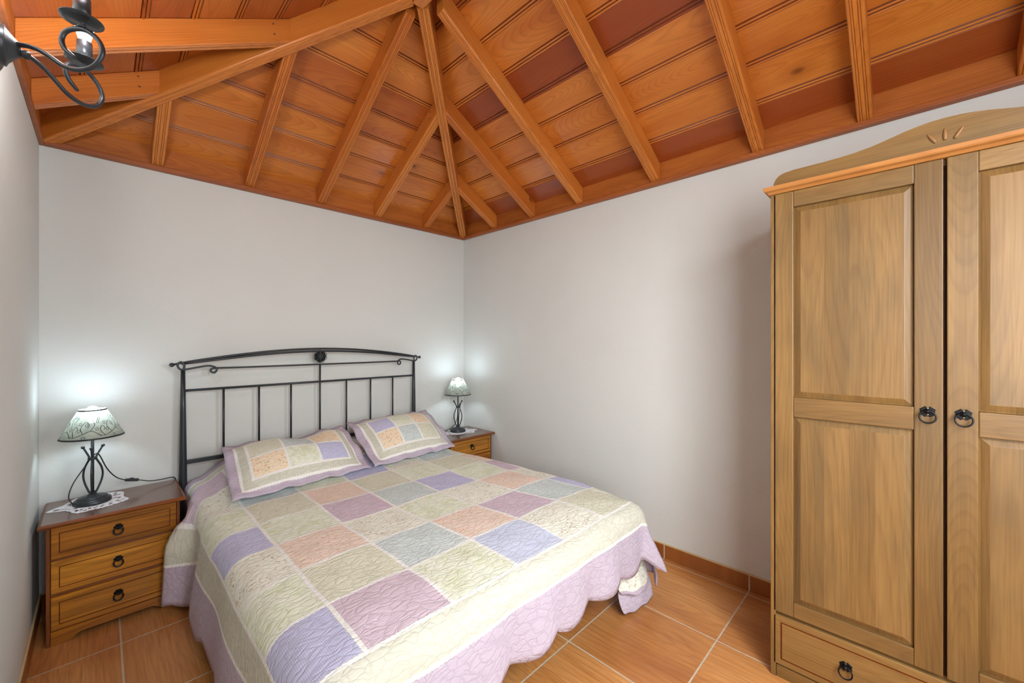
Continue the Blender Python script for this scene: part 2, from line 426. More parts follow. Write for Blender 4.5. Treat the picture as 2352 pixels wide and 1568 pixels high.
win = struct(wf.build('window_1', M['wardrobe_edge'], bevel=.004))
gk = NT('clear_window_glass'); gm_ = gk.set(Base_Color=(.95, .98, 1.), Roughness=.02, Transmission_Weight=1., IOR=1.45)
for xa, xb in ((WX0 + .06, (WX0 + WX1) / 2 - .03), ((WX0 + WX1) / 2 + .03, WX1 - .06)):
    pb = MB(); pb.box(xa, xb, YS - .113, YS - .107, WZ0 + .06, WZ1 - .06); pb.build('window_pane', gm_, win)

# baseboards (skirting tiles with cream joint on top)
def skirting(name, x0, x1, y0, y1, cx0, cx1, cy0, cy1):
    b = MB(); b.box(x0, x1, y0, y1, 0, .082); b.box(cx0, cx1, cy0, cy1, .082, .09, mi=1)
    return struct(b.build(name, [M['skirt'], M['caulk']], bevel=.0015))
skirting('baseboard_east', -.009, 0, YS, 0, -.008, 0, YS, 0)
skirting('baseboard_west', XW, XW + .009, YS, 0, XW, XW + .008, YS, 0)
skirting('baseboard_north', XW + .009, -.009, -.009, 0, XW + .009, -.009, -.008, 0)

# board ceiling: three slopes of wide boards with a beaded joint
SEAM = [-.05, .153, .331, .49, .649, .812, .985, 1.155, 1.30, 1.3565 + .02]
TINT = {'ceiling_north': [.25, .40, .30, .62, .72, .20, .45, .35, .5],
        'ceiling_east': [.90, .10, .30, .22, .95, .28, .15, .85, .4],
        'ceiling_west': [.80, .72, .85, .66, .78, .85, .7, .8, .8]}
def slope(name, side):
    b = MB()
    def pt(s, h, along):
        z = ZB + DK + T * s + h
        return {'n': (along, -s, z), 'e': (-s, along, z), 'w': (XW + s, along, z)}[side]
    for i in range(len(SEAM) - 1):
        s0, s1 = SEAM[i], SEAM[i + 1]
        rn = TINT[name][i]; u0 = random.uniform(0, 9)
        # profile across the board: groove, bead, groove, flat
        prof = [(s0, .012), (s0 + .001, .001), (s0 + .003, -.004), (s0 + .007, -.006), (s0 + .011, -.004), (s0 + .013, .002), (s0 + .015, -.003), (s0 + .019, -.005), (s0 + .023, -.003), (s0 + .025, .003), (s0 + .028, 0), (s1 - .003, 0), (s1, .004), (s1, .012)]
        for (a, ha), (c, hc) in zip(prof, prof[1:]):
            if side == 'n': ends = lambda s: (XW + max(s, 0) - .02, -max(s, 0) + .02)
            else: ends = lambda s: (-max(s, 0) + .02, YS - .05)
            (a0, a1), (c0, c1) = ends(a), ends(c)
            P = [pt(a, ha, a0), pt(a, ha, a1), pt(c, hc, c1), pt(c, hc, c0)]
            U = [(u0 + a0, a - (s0 + s1) / 2), (u0 + a1, a - (s0 + s1) / 2), (u0 + c1, c - (s0 + s1) / 2), (u0 + c0, c - (s0 + s1) / 2)]
            gi = prof.index((a, ha)); b.poly(P, U, rn, 1 if gi in (4, 8, 12) else 0)
    return struct(b.build(name, [M['board'], M['groove']]))
slope('ceiling_north', 'n'); slope('ceiling_east', 'e'); slope('ceiling_west', 'w')
# roof skin over the boards so that no light leaks in
b = MB(); zz = lambda s: ZB + DK + .03 + T * s
b.poly([(XW - .2, .2, zz(-.2)), (.2, .2, zz(-.2)), (RX, RX, zz(-RX))]); b.poly([(.2, .2, zz(-.2)), (.2, YS - .2, zz(-.2)), (RX, YS - .2, zz(-RX)), (RX, RX, zz(-RX))])
b.poly([(XW - .2, .2, zz(-.2)), (RX, RX, zz(-RX)), (RX, YS - .2, zz(-RX)), (XW - .2, YS - .2, zz(-.2))])
struct(b.build('ceiling_sheathing', M['gap']))
# frieze boards and wall plate trim
def frieze(n, x0, x1, y0, y1, tx0, tx1, ty0, ty1, g):
    b = MB(); b.box(x0, x1, y0, y1, WT + .018, ZB + DK + .03, g=g, mi=0); b.box(tx0, tx1, ty0, ty1, WT - .004, WT + .02, g=g, mi=1)
    return struct(b.build(f'trim_{n}', [M['frieze'], M['trimwood']], bevel=.003))
frieze(1, XW + .010, -.022, -.022, 0, XW + .018, -.042, -.042, 0, 0)
frieze(2, -.022, 0, YS, 0, -.042, 0, YS, 0, 1)
frieze(3, XW, XW + .010, YS, 0, XW, XW + .018, YS, 0, 1)

# ------------------------------------------------------------------ rafters
RW = .055
def rprofile(w, d, low=0.):
    h = w / 2; r = .006
    p = [(-h, d), (-h, r + low), (-h + r * .4, r * .3 + low), (-h + r, low)]
    for c in (-.0115, .0115):
        p += [(c - .0065, low), (c - .005, .004 + low), (c - .0035, low), (c - .001, low - .001), (c + .0015, low), (c + .003, .004 + low), (c + .0045, low)]
    p += [(h - r, low), (h - r * .4, r * .3 + low), (h, r + low), (h, d)]
    return p
HIPW = .062
def rafter(pf, s0, s1f, tr, mat, rnd):
    """pf: profile (lateral, height); tr(l, h, s) -> point; s1f(l) -> end"""
    b = MB(); u0 = random.uniform(0, 9); A = []; Bv = []; per = 0; us = []
    for i, (l, h) in enumerate(pf):
        A.append(b.vert(tr(l, h, s0))); Bv.append(b.vert(tr(l, h, s1f(l))))
        if i: per += math.hypot(pf[i][0] - pf[i - 1][0], pf[i][1] - pf[i - 1][1])
        us.append(per)
    for i in range(len(pf) - 1):
        L0 = s1f(pf[i][0]) - s0
        b.face((A[i], A[i + 1], Bv[i + 1], Bv[i]), [(u0, us[i] - per / 2), (u0, us[i + 1] - per / 2), (u0 + L0 * 1.15, us[i + 1] - per / 2), (u0 + L0 * 1.15, us[i] - per / 2)], rnd)
    b.face(A[::-1], [(u0, 0)] * len(A), rnd); b.face(Bv, [(u0, 0)] * len(A), rnd)
    return b
RP = rprofile(RW, DK - .002)
GRP = 'pine jack rafters carrying the board ceiling'
def nails(o, pts, axis):
    for p in pts:
        b = MB(); b.ball(p, .0042, 8); b.build('nail', M['nail'], o)
def jack(side, c, label, s_end=None, nail=False):
    g = HIPW / 2 * math.sqrt(2)
    if side == 'n':
        tr = lambda l, h, s: (c + l, -s, ZB + T * s + h)
        e = lambda l: min(-(c + l), c + l - XW) - g
    elif side == 'e':
        tr = lambda l, h, s: (-s, c - l, ZB + T * s + h)
        e = lambda l: min(-(c - l) - g, -RX - .02)
    else:
        tr = lambda l, h, s: (XW + s, c + l, ZB + T * s + h)
        e = lambda l: min(-(c + l) - g, -RX - .02)
    o = rafter(RP, .024 if side != 'w' else .011, e, tr, None, random.uniform(0, 1)).build('jack_rafter' if s_end is None else 'rafter', M['rafter'])
    tag(o, label, 'rafter', 'roof rafters')
    if nail:
        L = e(0)
        pts = []
        for sx, hh in ((L - .05, .09), (L - .045, .04)):
            x, y, z = tr(0, hh, sx)
            if side == 'w': pts.append((x, c - RW / 2 - .0005, z))
            elif side == 'e': pts.append((x, c + RW / 2 + .0005, z))
            else: pts.append((c + (-1 if c > RX else 1) * -RW / 2 * 1.01 if False else c - RW / 2 - .0005, y, z))
        nails(o, pts, side)
    return o
jack('n', -2.265, 'short orange pine rafter over the headboard wall, next to the left hip beam')
jack('n', -1.810, 'orange pine rafter over the headboard, meeting the middle of the left hip beam')
jack('n', -.911, 'orange pine rafter running from above the right bedside lamp up to the right hip beam', nail=True)
jack('n', -.454, 'shortest orange pine rafter on the headboard side of the corner hip beam', nail=True)
jack('e', -.471, 'shortest orange pine rafter on the bare right wall side of the corner', nail=True)
jack('e', -.923, 'orange pine rafter, second from the room corner along the bare right wall', nail=True)
jack('w', -.439, 'short orange pine rafter with two nails, at lower left below the wall light plates', nail=True)
jack('w', -.898, 'long orange pine rafter with two nails, at top left behind the wall light', nail=True)
# rafters reaching the peak / the ridge
def common(side, c, label, s1):
    if side == 'n': tr = lambda l, h, s: (c + l, -s, ZB + T * s + h)
    elif side == 'e': tr = lambda l, h, s: (-s, c - l, ZB + T * s + h)
    else: tr = lambda l, h, s: (XW + s, c + l, ZB + T * s + h)
    o = rafter(RP, .024, lambda l: s1, tr, None, random.uniform(0, 1)).build('common_rafter', M['rafter'])
    return tag(o, label, 'rafter', 'roof rafters')
common('n', -1.358, 'long orange pine rafter rising over the headboard centre to the roof peak', 1.262)
common('e', -1.386, 'long orange pine rafter from the bare right wall up to the roof peak', 1.262)
common('e', -1.968, 'orange pine rafter ending between the roof peak rafter and the wardrobe', 1.33)
common('e', -2.540, 'orange pine rafter ending just left of the wardrobe top', 1.33)
common('e', -2.972, 'orange pine rafter ending above the rising part of the wardrobe crest', 1.33)
common('e', -3.440, 'orange pine rafter cut by the right edge of the view above the wardrobe', 1.33)
# hip beams
HP = rprofile(HIPW, DK + .0, -.020)
q = math.sqrt(.5)
def hip(cx, sx, label):
    d = Vector((sx * q, -q, 0)); n = Vector((q, sx * q, 0)) if sx > 0 else Vector((-q, q, 0))
    tr = lambda l, h, s: (cx + d.x * s * math.sqrt(2) + n.x * l, d.y * s * math.sqrt(2) + n.y * l, ZB + T * s + h)
    s_end = -RX - .03
    o = rafter(HP, .03, lambda l: s_end, tr, None, .3).build('hip_beam', M['rafter'])
    return tag(o, label, 'beam', 'hip beams')
hip(XW, 1, 'left hip beam of orange pine climbing from the left room corner to the peak')
hip(0, -1, 'right hip beam of orange pine climbing from the room corner by the right lamp')
b = MB(); b.box(RX - .03, RX + .03, YS, RX + .03, zr - .16, zr - .01, g=1)
o = b.build('ridge_beam', M['rafter'], bevel=.004); tag(o, 'ridge beam of orange pine joining the rafters at the roof peak', 'beam')

# ------------------------------------------------------------------ handles
def ring_pull(b, w, h, R, seg, notch):
    """drawn in the xz plane, front is -y; origin on the surface"""
    # octagonal plate with notched corners
    hw, hh = w / 2, h / 2
    o = [(-hw * .42, hh), (hw * .42, hh), (hw * .46, hh * .9) if not notch else (hw * .3, hh * .82), (hw, hh * .32), (hw * .92, 0), (hw, -hh * .32), (hw * .42, -hh), (-hw * .42, -hh), (-hw, -hh * .32), (-hw * .92, 0), (-hw, hh * .32)]
    if notch:
        o = [(-hw * .3, hh), (-hw * .12, hh * .84), (hw * .12, hh * .84), (hw * .3, hh), (hw, hh * .42), (hw * .88, hh * .12), (hw * .88, -hh * .12), (hw, -hh * .42), (hw * .3, -hh), (hw * .12, -hh * .84), (-hw * .12, -hh * .84), (-hw * .3, -hh), (-hw, -hh * .42), (-hw * .88, -hh * .12), (-hw * .88, hh * .12), (-hw, hh * .42)]
    else:
        o = [(-hw * .5, hh), (hw * .5, hh), (hw * .62, hh * .6), (hw, hh * .25), (hw * .8, -hh * .5), (0, -hh), (-hw * .8, -hh * .5), (-hw, hh * .25), (-hw * .62, hh * .6)]
    d = .0035; n = len(o)
    A = [b.vert((x, 0, z)) for x, z in o]; B = [b.vert((x * .9, -d, z * .9)) for x, z in o]
    for i in range(n): b.face((A[i], A[(i + 1) % n], B[(i + 1) % n], B[i]))
    b.face(B)
    # boss
    b.lathe([(.0085, 0), (.0085, -.004), (.006, -.009), (.0065, -.013), (.001, -.017)], (0, -d + .001, h * .06), 14, 'y')
    b.tube([(-.010, -d - .009, h * .06), (.010, -d - .009, h * .06)], .0034, 8)
    # hanging ring, tilted slightly off the face
    c0 = Vector((0, -d - .010, h * .06 - R * .92))
    pts = [c0 + Vector((R * math.sin(a), -.003 * math.cos(a) * -1 - .002, R * math.cos(a))) for a in [2 * PI * i / 24 for i in range(24)]]
    b.tube(pts, .0026 if notch else .0033, 8, closed=True)
    if notch:
        for z in (h * .33, -h * .27): b.lathe([(.0032, 0), (.003, -.0015), (.0005, -.002)], (0, -d, z), 10, 'y', mi=1)
def handle(parent, loc, rotz=0, w=.036, h=.032, R=.019, notch=True):
    b = MB(); ring_pull(b, w, h, R, 0, notch)
    o = b.build('ring_handle', [M['handle'], M['screw']], parent)
    o.location = loc; o.rotation_euler = (0, 0, rotz)
    o['label'] = 'black iron ring handle on a small plate'
    return o

# panel: rings of rectangles in local (a, c) with depth; maps through fn(a, c, depth)
def ring_panel(b, a0, a1, c0, c1, rings, fn, g='a', rnd=None, back=None, dark=()):
    if rnd is None: rnd = random.random()
    u0 = random.uniform(0, 8); R = []
    ca, cc = (a0 + a1) / 2, (c0 + c1) / 2
    if back is not None: rings = [(0, back)] + rings
    co = []
    for ins, dep in rings:
        P = [(a0 + ins, c0 + ins), (a1 - ins, c0 + ins), (a1 - ins, c1 - ins), (a0 + ins, c1 - ins)]
        co.append(P); R.append([b.vert(fn(x, z, dep)) for x, z in P])
    uvf = (lambda x, z: (u0 + x, z - cc)) if g == 'a' else (lambda x, z: (u0 + z, x - ca))
    for i in range(len(R) - 1):
        for k in range(4):
            k2 = (k + 1) % 4
            b.face((R[i][k], R[i][k2], R[i + 1][k2], R[i + 1][k]), [uvf(*co[i][k]), uvf(*co[i][k2]), uvf(*co[i + 1][k2]), uvf(*co[i + 1][k])], rnd, 1 if i in dark else 0)
    b.face(R[-1], [uvf(*p) for p in co[-1]], rnd)

# ------------------------------------------------------------------ nightstands (local: origin on floor, middle; front is -y)
def nightstand(loc, label):
    t = thing('nightstand', loc, label, 'nightstand', 'bedside nightstands')
    w = .231; yf, yb = -.1775, .1775
    for sx in (-1, 1):
        b = MB(); b.box(sx * w - (0 if sx < 0 else .013), sx * w + (.013 if sx < 0 else 0), yf + .002, yb, 0, .530, g=2, rnd=.6)
        b.build('side_panel', M['nightstand_edge'], t, .002)
    b = MB(); b.box(-w + .014, w - .014, yb - .012, yb - .002, .06, .528, g=0, rnd=.5); b.build('back_panel', M['nightstand_edge'], t)
    # top with a moulded edge
    b = MB(); xo, y0, y1 = .255, yf - .021, yb + .003
    prof = [(.012, .528), (.004, .531), (0, .537), (0, .543), (.005, .549), (.010, .550)]
    R = []
    for ins, z in prof: R.append([b.vert(p) for p in ((-xo + ins, y0 + ins, z), (xo - ins, y0 + ins, z), (xo - ins, y1, z), (-xo + ins, y1, z))])
    for i in range(len(R) - 1):
        for k2 in range(4):
            b.face((R[i][k2], R[i][(k2 + 1) % 4], R[i + 1][(k2 + 1) % 4], R[i + 1][k2]), [(b.v[j][0], b.v[j][2]) for j in (R[i][k2], R[i][(k2 + 1) % 4], R[i + 1][(k2 + 1) % 4], R[i + 1][k2])], .4, 1)
    b.face(R[-1], [(b.v[j][0] + 3, b.v[j][1]) for j in R[-1]], .4); b.face(R[0][::-1], None, .4, 1)
    b.build('top', [M['nightstand_top'], M['nightstand_edge']], t)
    for z0, z1 in ((.386, .527), (.230, .375), (.066, .215)):
        b = MB()
        fn = lambda a, c, d: (a, yf - .002 + d, c)
        ring_panel(b, -.2165, .2165, z0, z1, [(0, .003), (.002, 0), (.0245, 0), (.0253, .004), (.0275, .004), (.0283, 0)], fn, 'a', back=.018, dark=(3, 4, 5))
        for x0, x1, yy0, yy1 in ((-.205, -.195, yf + .016, yb - .02), (.195, .205, yf + .016, yb - .02), (-.205, .205, yb - .03, yb - .02)):
            b.box(x0, x1, yy0, yy1, z0 + .015, z1 - .02)
        d = b.build('drawer', [M['nightstand'], M['groove']], t)
        handle(d, (0, yf - .002, (z0 + z1) / 2 + .010), 0, .036, .030, .0165, False)
    b = MB()
    # divider rails
    for z in (.380, .2225): b.box(-.217, .217, yf + .006, yf + .02, z - .006, z + .006, g=0, mi=0, rnd=.5)
    b.build('divider_rail', M['nightstand_edge'], t)
    # plinth board with a shaped lower edge
    b = MB(); N = 28
    def zlow(x):
        a = abs(x)
        if a > .165: return 0
        return .026 * sstep(.165, .125, a) + .008 * sstep(.12, .0, a) * 0
    rn = random.random(); pr = []
    for i in range(N + 1):
        x = -.2165 + .433 * i / N; pr.append([b.vert((x, y, z)) for y, z in ((yf + .001, .062), (yf + .001, zlow(x)), (yf + .014, zlow(x)), (yf + .014, .062))])
    for A, B in zip(pr, pr[1:]):
        for k2 in range(4):
            k3 = (k2 + 1) % 4
            b.face((A[k2], A[k3], B[k3], B[k2]), [(b.v[j][0], b.v[j][2]) for j in (A[k2], A[k3], B[k3], B[k2])], rn)
    b.face(pr[0][::-1]); b.face(pr[-1])
    b.build('plinth', M['nightstand'], t)
    return t
NSL = nightstand((-2.435, -.2205, 0), 'dark-topped honey pine nightstand with three drawers in view, left of the bed')
NSR = nightstand((-.262, -.2605, 0), 'honey pine nightstand in the corner right of the bed, mostly hidden by pillow')

# lace doilies -------------------------------------------------------
def doily(outline, z, label):
    b = MB(); o = [Vector((x, y, 0)) for x, y in outline]
    c = sum(o, Vector()) / len(o); P = smooth_path(o, 8, True); n = len(P)
    # scalloped outline
    out = []
    acc = 0
    for i, p in enumerate(P):
        acc += (p - P[i - 1]).length
        d = (p - c).normalized(); out.append(p + d * .004 * abs(math.sin(acc * 190)))
    K = 8; rings = []
    for j in range(K + 1):
        f = j / K
        rings.append([b.vert((c.x + (p.x - c.x) * f, c.y + (p.y - c.y) * f, z + .0012 + .0006 * math.sin(i * 1.7 + j))) for i, p in enumerate(out)] if j else [b.vert((c.x, c.y, z + .0012))])
    for i in range(n):
        i2 = (i + 1) % n
        b.face((rings[0][0], rings[1][i], rings[1][i2]), None, .5, 0, True)
        for j in range(1, K):
            if j in (5, 6) and (i // 2) % 3 == (j % 2): continue     # open lace eyelets
            b.face((rings[j][i], rings[j + 1][i], rings[j + 1][i2], rings[j][i2]), None, .5, 0, True)
    ob = b.build('lace_doily', M['lace']); s = ob.modifiers.new('thick', 'SOLIDIFY'); s.thickness = .0012; s.offset = -1
    return tag(ob, label, 'doily', 'lace doilies under the lamps')
doily([(-2.675, -.212), (-2.612, -.248), (-2.575, -.322), (-2.52, -.315), (-2.485, -.313), (-2.43, -.285), (-2.395, -.254), (-2.412, -.187), (-2.412, -.100), (-2.458, -.070), (-2.52, -.055), (-2.579, -.060), (-2.612, -.125)], .5505, 'white lace doily under the table lamp on the left nightstand')
doily([(-.315, -.115), (-.40, -.20), (-.352, -.275), (-.301, -.318), (-.22, -.325), (-.155, -.345), (-.125, -.30), (-.055, -.268), (-.105, -.20), (-.112, -.165), (-.2, -.125)], .5505, 'white lace doily under the table lamp on the corner nightstand')

# ------------------------------------------------------------------ table lamps (local origin at base centre on doily)
def lamp(loc, rot, label, cord_pts, switch_at):
    t = thing('table_lamp', loc, label, 'lamp', 'bedside lamps')
    b = MB(); b.lathe([(.069, 0), (.070, .004), (.069, .014), (.064, .020), (.057, .022), (.056, .027), (.050, .031), (.022, .036), (.012, .046), (.009, .056)], n=36); b.build('base', M['iron'], t)
    b = MB(); b.tube([(0, 0, .05), (0, 0, .36)], .0062, 12); b.lathe([(.006, .352), (.013, .356), (.0135, .385), (.009, .392)], n=16); b.build('pole', M['iron'], t)
    b = MB(); b.lathe([(.0155, .214), (.0175, .216), (.0175, .224), (.0155, .226)], n=20); b.build('collar', M['iron'], t)
    for i in range(3):
        a = rot + i * 2 * PI / 3
        pr = [(.012, .046), (.020, .062), (.034, .098), (.040, .135), (.034, .172), (.018, .208), (.0135, .220), (.019, .236), (.041, .276)]
        b = MB(); P = smooth_path([(r * math.cos(a), r * math.sin(a), z) for r, z in pr], 5)
        b.tube(P, .0042, 10); b.ball(P[-1], .0078, 12); b.build('curved_rod', M['iron'], t)
    # shade
    b = MB(); r0, z0, r1, z1 = .118, .330, .050, .468; n = 56
    prof = [(lerp(r0, r1, i / 8), lerp(z0, z1, i / 8)) for i in range(9)]
    rings = [[b.vert((r * math.cos(2 * PI * k2 / n), r * math.sin(2 * PI * k2 / n), z)) for k2 in range(n)] for r, z in prof]
    for A, B in zip(rings, rings[1:]):
        for k2 in range(n): b.face((A[k2], A[(k2 + 1) % n], B[(k2 + 1) % n], B[k2]), None, .5, 0, True)
    # dark bound rims
    for r, z, w in ((r0, z0, .007), (r1, z1, .006)):
        sl = (r0 - r1) / (z1 - z0); sg = 1 if z == z0 else -1
        ra = [(r + .0006, z - .0004 * sg), (r + .0008 - sl * w * sg, z + w * sg)]
        R2 = [[b.vert((rr * math.cos(2 * PI * k2 / n), rr * math.sin(2 * PI * k2 / n), zz_)) for k2 in range(n)] for rr, zz_ in ra]
        for k2 in range(n): b.face((R2[0][k2], R2[0][(k2 + 1) % n], R2[1][(k2 + 1) % n], R2[1][k2]), None, .5, 1, True)
    # printed vines: thin lines on the cone
    def on(th, f):
        r = lerp(r0, r1, f) + .0005; return Vector((r * math.cos(th), r * math.sin(th), lerp(z0, z1, f)))
    def stroke(pts, w=.0012):
        P = smooth_path([(x, y, 0) for x, y in pts], 6)
        P = [on(p.x, clamp(p.y, .03, .97)) for p in P]
        for A, B in zip(P, P[1:]):
            nn = Vector((A.x, A.y, .07)).normalized(); d = (B - A).cross(nn)
            if d.length < 1e-9: continue
            d = d.normalized() * w
            b.poly([A - d, A + d, B + d, B - d], None, .5, 1)
    rg = random.Random(5)
    for m in range(6):
        th = m * PI / 3 + .2
        stroke([(th - .5, .16), (th - .3, .12), (th, .22), (th + .25, .3), (th + .45, .24), (th + .62, .1)])
        stroke([(th, .22), (th - .12, .42), (th + .02, .6), (th + .2, .52), (th + .15, .4)])
        stroke([(th + .25, .3), (th + .42, .5), (th + .36, .68), (th + .62, .8)])
        stroke([(th - .3, .12), (th - .42, .32), (th - .34, .46), (th - .24, .38), (th - .3, .3)])
        for (dx, f) in ((.2, .72), (-.2, .55), (.5, .36), (.05, .08), (.36, .78)):
            for j in range(5):
                an = j * 2 * PI / 5 + m; cth, cf = th + dx + .055 * math.cos(an), f + .045 * math.sin(an)
                ln = [(cth + .03 * math.cos(an + e), cf + .026 * math.sin(an + e)) for e in (0, 2.1, 4.2)]
                b.poly([on(x, clamp(y, .03, .97)) for x, y in ln], None, .5, 1)
        for (dx, f) in ((-.16, .32), (.1, .5), (.55, .6), (-.42, .7)):
            stroke([(th + dx + .05 * math.cos(e), f + .05 * math.sin(e)) for e in [i * 2 * PI / 7 for i in range(8)]], .0009)
    b.build('lamp_shade', [M['shade'], M['cord']], t)
    b = MB()
    for a in (0, 2 * PI / 3, 4 * PI / 3): b.tube([(0, 0, .452), (.049 * math.cos(a), .049 * math.sin(a), .466)], .0013, 6)
    b.tube([(0, 0, .452), (.0, 0, .39)], .0013, 6)
    b.lathe([(.012, .386), (.0125, .40)], n=14); b.build('shade_carrier', M['iron'], t)
    b = MB(); b.lathe([(.011, .398), (.013, .412), (.024, .440), (.026, .455), (.022, .471), (.012, .480), (.0005, .483)], n=20); b.build('bulb', M['bulb'], t)
    b = MB(); b.tube(smooth_path(cord_pts, 7), .0026, 8); c = b.build('cord', M['cord'], t)
    if switch_at:
        p, d = Vector(switch_at[0]), Vector(switch_at[1]).normalized()
        b = MB(); s = Vector((-d.y, d.x, 0)).normalized(); n3 = d.cross(s)
        P = [p + d * (-.028 + .056 * (i & 1)) + s * (-.008 + .016 * ((i >> 1) & 1)) + n3 * (-.007 + .014 * ((i >> 2) & 1)) for i in range(8)]
        b.hexa(P); b.tube([p - d * .012 + n3 * .006, p + d * .006 + n3 * .008], .005, 8)
        b.build('cord_switch', M['cord'], c, .003)
    return t
L0 = Vector((-2.524, -.190, .5525))
cordL = [Vector(p) - L0 for p in ((-2.590, -.205, .562), (-2.605, -.198, .60), (-2.592, -.18, .655), (-2.560, -.165, .715), (-2.530, -.170, .768), (-2.512, -.172, .790), (-2.498, -.165, .775), (-2.472, -.145, .70), (-2.44, -.125, .645), (-2.405, -.11, .617), (-2.35, -.10, .600), (-2.30, -.085, .579), (-2.25, -.07, .572), (-2.21, -.055, .570), (-2.188, -.038, .556), (-2.184, -.028, .50), (-2.184, -.028, .15))]
lamp(L0, math.radians(-95), 'lit table lamp with vine-print shade and inline cord switch, on the left nightstand', cordL, (Vector((-2.376, -.105, .608)) - L0, (.055, .01, -.014)))
R0 = Vector((-.236, -.214, .5525))
cordR = [Vector(p) - R0 for p in ((-.268, -.276, .562), (-.262, -.262, .60), (-.246, -.238, .64), (-.232, -.226, .70), (-.215, -.220, .78), (-.228, -.228, .80), (-.246, -.226, .74), (-.244, -.21, .66), (-.26, -.18, .60), (-.30, -.15, .562), (-.36, -.14, .556), (-.44, -.12, .556), (-.50, -.10, .556), (-.525, -.09, .53), (-.527, -.085, .3))]
lamp(R0, math.radians(52), 'lit table lamp with vine-print shade on the corner nightstand, right of the bed', cordR, None)

# ------------------------------------------------------------------ bed
bed = thing('bed', (-1.379, -1.05, 0), 'double bed with an arched black iron headboard against the white wall', 'bed')
BO = Vector((-1.379, -1.05, 0))
HY = -.07
def bp(x, z, y=HY): return Vector((x, y, z)) - BO
def bpart(b, name, mat=None, **kw): return b.build(name, mat or M['iron'], bed, **kw)
for x in (-2.155, -.603):
    b = MB(); b.tube([bp(x, 0), bp(x, .35), bp(x, .62), bp(x, .95), bp(x, 1.195)], [.0205, .0205, .019, .0145, .0105], 16); bpart(b, 'post')
# double arched top rail
b = MB()
for dz, nm in ((.0, 0), (-1., 1)):
    P = []
    for i in range(25):
        f = i / 24; x = lerp(-2.163, -.590, f); bow = math.sin(PI * f) ** .9
        P.append(bp(x, 1.232 + .076 * bow + dz * (.002 + .0155 * bow ** .5), HY - .004 * nm))
    b.tube(P, .0074, 10)
bpart(b, 'top_rail')
for x, s in ((-2.198, -1), (-.553, 1)):
    b = MB(); b.ball(bp(x - s * -.008, 1.224), .0125, 14); b.tube([bp(x - s * .035, 1.234), bp(x, 1.226)], .0055, 8); bpart(b, 'finial')
# scroll bar with curled ends
SL = [(-2.153, 1.192), (-2.151, 1.223), (-2.166, 1.240), (-2.181, 1.224), (-2.172, 1.200), (-2.151, 1.195), (-2.092, 1.205), (-2.037, 1.213), (-2.006, 1.205), (-1.994, 1.189), (-2.004, 1.170), (-2.020, 1.174), (-2.023, 1.189), (-2.008, 1.197), (-1.965, 1.196), (-1.752, 1.195)]
SR = [(-2.758 - x, z) for x, z in SL]
pts = [bp(x, z, HY - .012 if i < 14 else HY) for i, (x, z) in enumerate(SL)] + [bp(-1.379, 1.195)] + [bp(x, z, HY - .012 if i >= 2 else HY) for i, (x, z) in enumerate(SR[::-1])]
b = MB(); b.tube(smooth_path(pts, 6), .0058, 10); bpart(b, 'scroll_bar')
b = MB(); b.tube([bp(-2.150, 1.070), bp(-.608, 1.070)], .0075, 12); bpart(b, 'middle_rail')
b = MB(); a = bp(-2.145, .634); c = bp(-.613, .660); b.box(a.x, c.x, a.y - .006, a.y + .006, a.z, c.z); bpart(b, 'lower_rail', bevel=.003)
for i in range(7):
    x = -1.957 + .1927 * i; top = 1.195 if i == 3 else 1.070
    b = MB(); b.tube([bp(x, .65), bp(x, top)], .0062, 10); bpart(b, 'spindle')
# flower medallion
b = MB(); c = bp(-1.379, 1.252, HY - .006)
b.lathe([(.014, 0), (.014, -.004), (.008, -.008), (.0005, -.010)], c, 16, 'y'); b.lathe([(.040, .003), (.040, -.001), (.036, -.002), (.036, .003)], c, 32, 'y')
for i in range(8):
    a = i * PI / 4 + PI / 8; d = Vector((math.cos(a), 0, math.sin(a))); s = Vector((-d.z, 0, d.x))
    pe = [c + d * r + s * w * sg + Vector((0, -.006, 0)) for r, w, sg in ((.012, .003, 1), (.026, .010, 1), (.037, .0135, 1), (.044, .008, 1), (.044, .008, -1), (.037, .0135, -1), (.026, .010, -1), (.012, .003, -1))]
    b.tube(pe, .0022, 6, closed=True); b.tube([c + d * .012 + Vector((0, -.006, 0)), c + d * .038 + Vector((0, -.004, 0))], .0026, 6)
b.tube([bp(-1.379, 1.205), bp(-1.379, 1.30)], .005, 8)
bpart(b, 'medallion')
b = MB(); b.box(-2.10 - BO.x, -.60 - BO.x, -1.98 - BO.y, -.10 - BO.y, .20, .28); bpart(b, 'bed_base', M['gap'], bevel=.01)
b = MB(); b.box(-2.085 - BO.x, -.60 - BO.x, -2.00 - BO.y, -.11 - BO.y, .28, .500); bpart(b, 'mattress', M['mattress'], bevel=.05, seg=4)
for x in (-2.0, -.7):
    for y in (-1.85, -.25):
        b = MB(); b.tube([(x - BO.x, y - BO.y, 0), (x - BO.x, y - BO.y, .20)], .022, 12); bpart(b, 'leg')

